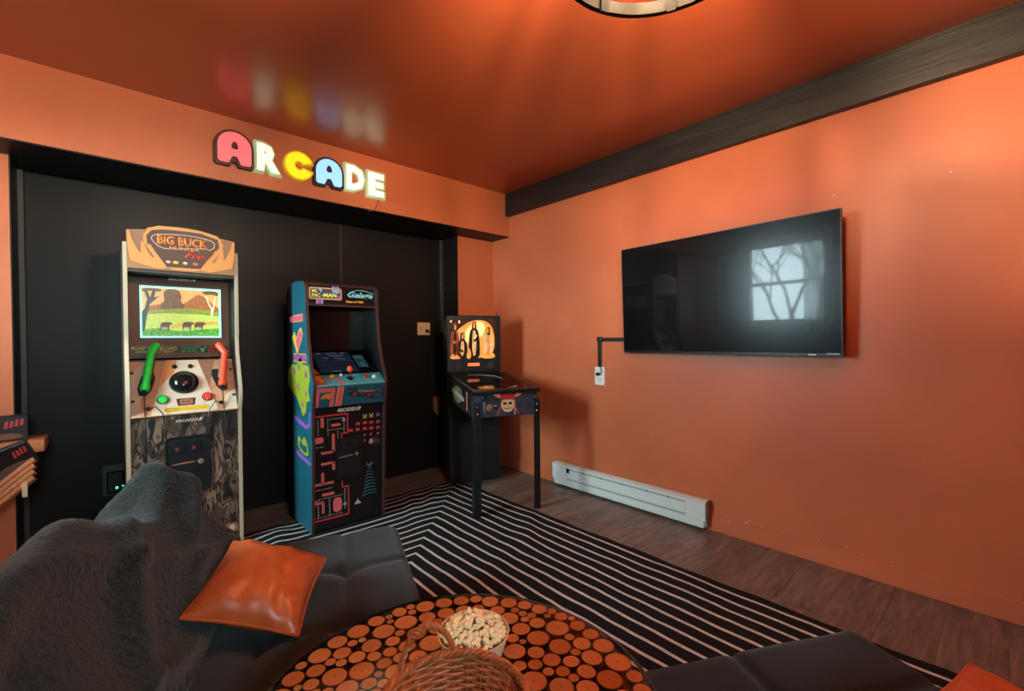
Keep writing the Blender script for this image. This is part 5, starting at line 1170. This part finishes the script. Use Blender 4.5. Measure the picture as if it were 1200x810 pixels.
# bowl of popcorn
BX, BY = -2.213, -2.600
bo = MB().lathe([(.040, .5028), (.044, .5028), (.062, .530), (.0745, .570), (.0760, .574), (.0735, .574), (.060, .535), (.042, .512), (.002, .510)], Frame((BX, BY, 0)), 40, True, True)
setp(bo.build('popcorn_bowl', mat('bowl_cream', (226, 204, 170), .4)), 'small cream bowl filled with popcorn on the wood slice table', 'bowl')
pk = MB()
rk = random.Random(3)
for k in range(6):
    a = rk.uniform(0, 6.28); b_ = rk.uniform(-1, 1); rr_ = .0048 if k else 0
    cc = Vector((math.cos(a)*math.sqrt(1-b_*b_), math.sin(a)*math.sqrt(1-b_*b_), b_))*rr_
    q = bmesh.ops.create_icosphere(pk.bm, subdivisions=1, radius=rk.uniform(.0042, .0060), matrix=Matrix.Translation(cc))
pm_ = mat('popcorn_white', (250, 228, 176), .7, var=.10, vscale=120, bump=.3, bscale=300)
kern = pk.build('popcorn_piece', pm_, None, smooth=70, origin=(0, 0, 0))
pts = []; tries = 0
while len(pts) < 118 and tries < 9000:
    tries += 1
    a = rk.uniform(0, 6.28); r = math.sqrt(rk.uniform(0, 1))*.064
    z = .566 + .030*(1-(r/.066)**2) + rk.uniform(-.004, .004)
    p = Vector((BX+r*math.cos(a), BY+r*math.sin(a), z))
    if all((p-q).length > .0088 for q in pts): pts.append(p)
pts.append(Vector((BX+.002, BY+.022, .604)))
for i, p in enumerate(pts):
    o = kern if i == 0 else kern.copy()
    if i: COL.objects.link(o)
    o.location = p; o.rotation_euler = (rk.uniform(0, 6), rk.uniform(0, 6), rk.uniform(0, 6)); s = rk.uniform(.75, 1.15); o.scale = (s, s, s)
    setp(o, 'cream white popped popcorn piece heaped in the bowl', 'popcorn', 'popcorn heaped in the bowl')
# wicker basket
KX, KY = -2.368, -2.750
bk_ = thing('wicker_basket', (KX, KY, .503), 'brown wicker basket with loop handle at the bottom edge of the picture', 'basket')
WK = mat('wicker', (166, 92, 48), .5, var=.25, vscale=30, bump=.3, bscale=120); WK2 = mat('wicker_dark', (140, 76, 40), .5, var=.25, vscale=30)
BH = .082
def brad(t): return .088+.036*t**.8
NS = 26
for k in range(NS):
    a = 2*PI*k/NS
    MB().tube([(KX+brad(t)*math.cos(a), KY+brad(t)*math.sin(a), .506+BH*t) for t in (0, .25, .5, .75, 1)], .0024, 5).build('stake', WK2, bk_)
NR = 15
for j in range(NR):
    t = (j+.5)/NR; P = []
    for k in range(NS*4):
        a = 2*PI*k/(NS*4); r = brad(t)+.0034*math.cos(a*NS/2*1.0+PI*j)
        P.append((KX+r*math.cos(a), KY+r*math.sin(a), .508+BH*t*.97))
    MB().tube(P, .0034, 6, closed=True).build('wicker_strand', WK, bk_)
MB().lathe([(.002, .5045), (.088, .5045), (.088, .5085), (.002, .5085)], Frame((KX, KY, 0)), 26).build('basket_floor', WK2, bk_)
for ph in (0, 2.1, 4.2):
    P = []
    for k in range(140):
        a = 2*PI*k/140; w = a*22+ph
        P.append((KX+(brad(1)+.0045*math.cos(w))*math.cos(a), KY+(brad(1)+.0045*math.cos(w))*math.sin(a), .508+BH+.0045*math.sin(w)))
    MB().tube(P, .0042, 5, closed=True).build('rim_strand', WK, bk_)
for ph in (0, 2.1, 4.2):
    P = []
    for k in range(61):
        t = k/60; an = math.radians(104-50*t); hgt = .070*math.sin(PI*t)**.55
        r = brad(1)+.004
        c0 = Vector((KX+r*math.cos(an), KY+r*math.sin(an), .498+BH+hgt)); w = t*34+ph
        P.append(c0+Vector((math.cos(an)*.0042*math.cos(w), math.sin(an)*.0042*math.cos(w), .0042*math.sin(w))))
    MB().tube(P, .004, 5).build('handle_strand', WK, bk_)

# ------------------------------------------------------------------ snacks by the left wall
SHW = mat('shelf_wood', (170, 98, 56), .5, var=.15, vscale=10)
sh_ = thing('wall_shelf', (-3.20, -.11, .66), 'small orange-brown wooden shelf on the far left wall', 'shelf')
box('board', -3.40, -3.018, -.205, 0, .668, .724, SHW, sh_, bevel=.003)
box('bracket', -3.33, -3.31, -.17, 0, .58, .667, SHW, sh_)
SN = mat('snack_black', (26, 22, 22), .4); SNR = mat('snack_red', (176, 46, 50), .45, emit=.03)
def snack(name, c, ex, ey, w, h_, d, lab, txt):
    ex = Vector(ex).normalized(); ez = ex.cross(Vector(ey)).normalized(); ey = ez.cross(ex)
    f = Frame(c, ex, ey, ez)
    r = thing(name, f(0, -h_/2, 0), lab, 'snack box', 'snack boxes on the wall shelf')
    b_ = MB().box(-w/2, w/2, -h_/2, h_/2, -d/2, d/2, f, .004).build('carton', SN, r)
    for q in range(4): flat('brand_print', f, [(w*(.02+.10*q), h_*(.0+.03*q)), (w*(.09+.10*q), h_*(.02+.03*q)), (w*(.11+.10*q), h_*(.30+.03*q-.06*(q % 2))), (w*(.05+.10*q), h_*(.28+.03*q))], SNR, b_, lift=d/2+.0002, depth=.0006)
    flat('brown_print', f, smoothpoly([(-w*.44, -h_*.42), (w*.42, -h_*.42), (w*.3, -h_*.18), (-w*.4, -h_*.2)], 1), mat('snack_brown', (110, 66, 40), .45), b_, lift=d/2+.0002, depth=.0006)
    return f
snack('snack_box', (-3.165, -.115, .786), (1, .12, 0), (0, 0, 1), .17, .122, .06, 'dark snack box with red print standing on the wall shelf', '')
snack('snack_box', (-3.115, -.262, .665), (.92, 0, .38), (-.36, -.25, .9), .135, .12, .035, 'tilted dark snack box with red and brown print leaning on the ribbed basket', '')
bs = thing('ribbed_basket', (-3.13, -.28, .44), 'brown ribbed wicker tray hanging tilted below the wall shelf', 'basket')
for k in range(4):
    o_ = Vector((0, -.012*k, -.026*k))
    MB().tube([Vector((-3.26, -.30, .49))+o_, Vector((-3.15, -.31, .555))+o_, Vector((-3.045, -.29, .650))+o_], .0145, 8).build('rib', mat('rib_brown', (170, 92, 48), .55, bump=.8, bscale=160), bs)
MB().prism([(-3.27, .42), (-3.16, .46), (-3.05, .60), (-3.05, .66), (-3.27, .55)], Frame((0, -.285, 0), (1, 0, 0), (0, 0, 1), (0, -1, 0)), -.012, .0).build('tray_back', mat('tray_brown', (74, 44, 28), .6), bs)
MB().tube([(-3.21, -.30, .53), (-3.21, -.25, .60), (-3.21, -.212, .668)], .004, 6).build('hanger', M_METAL, bs)
MB().box(-3.082, -3.064, -.36, -.354, .495, .56, Frame((0, 0, 0)), .001).build('pale_tag', mat('tag_pale', (196, 164, 128), .6), bs)
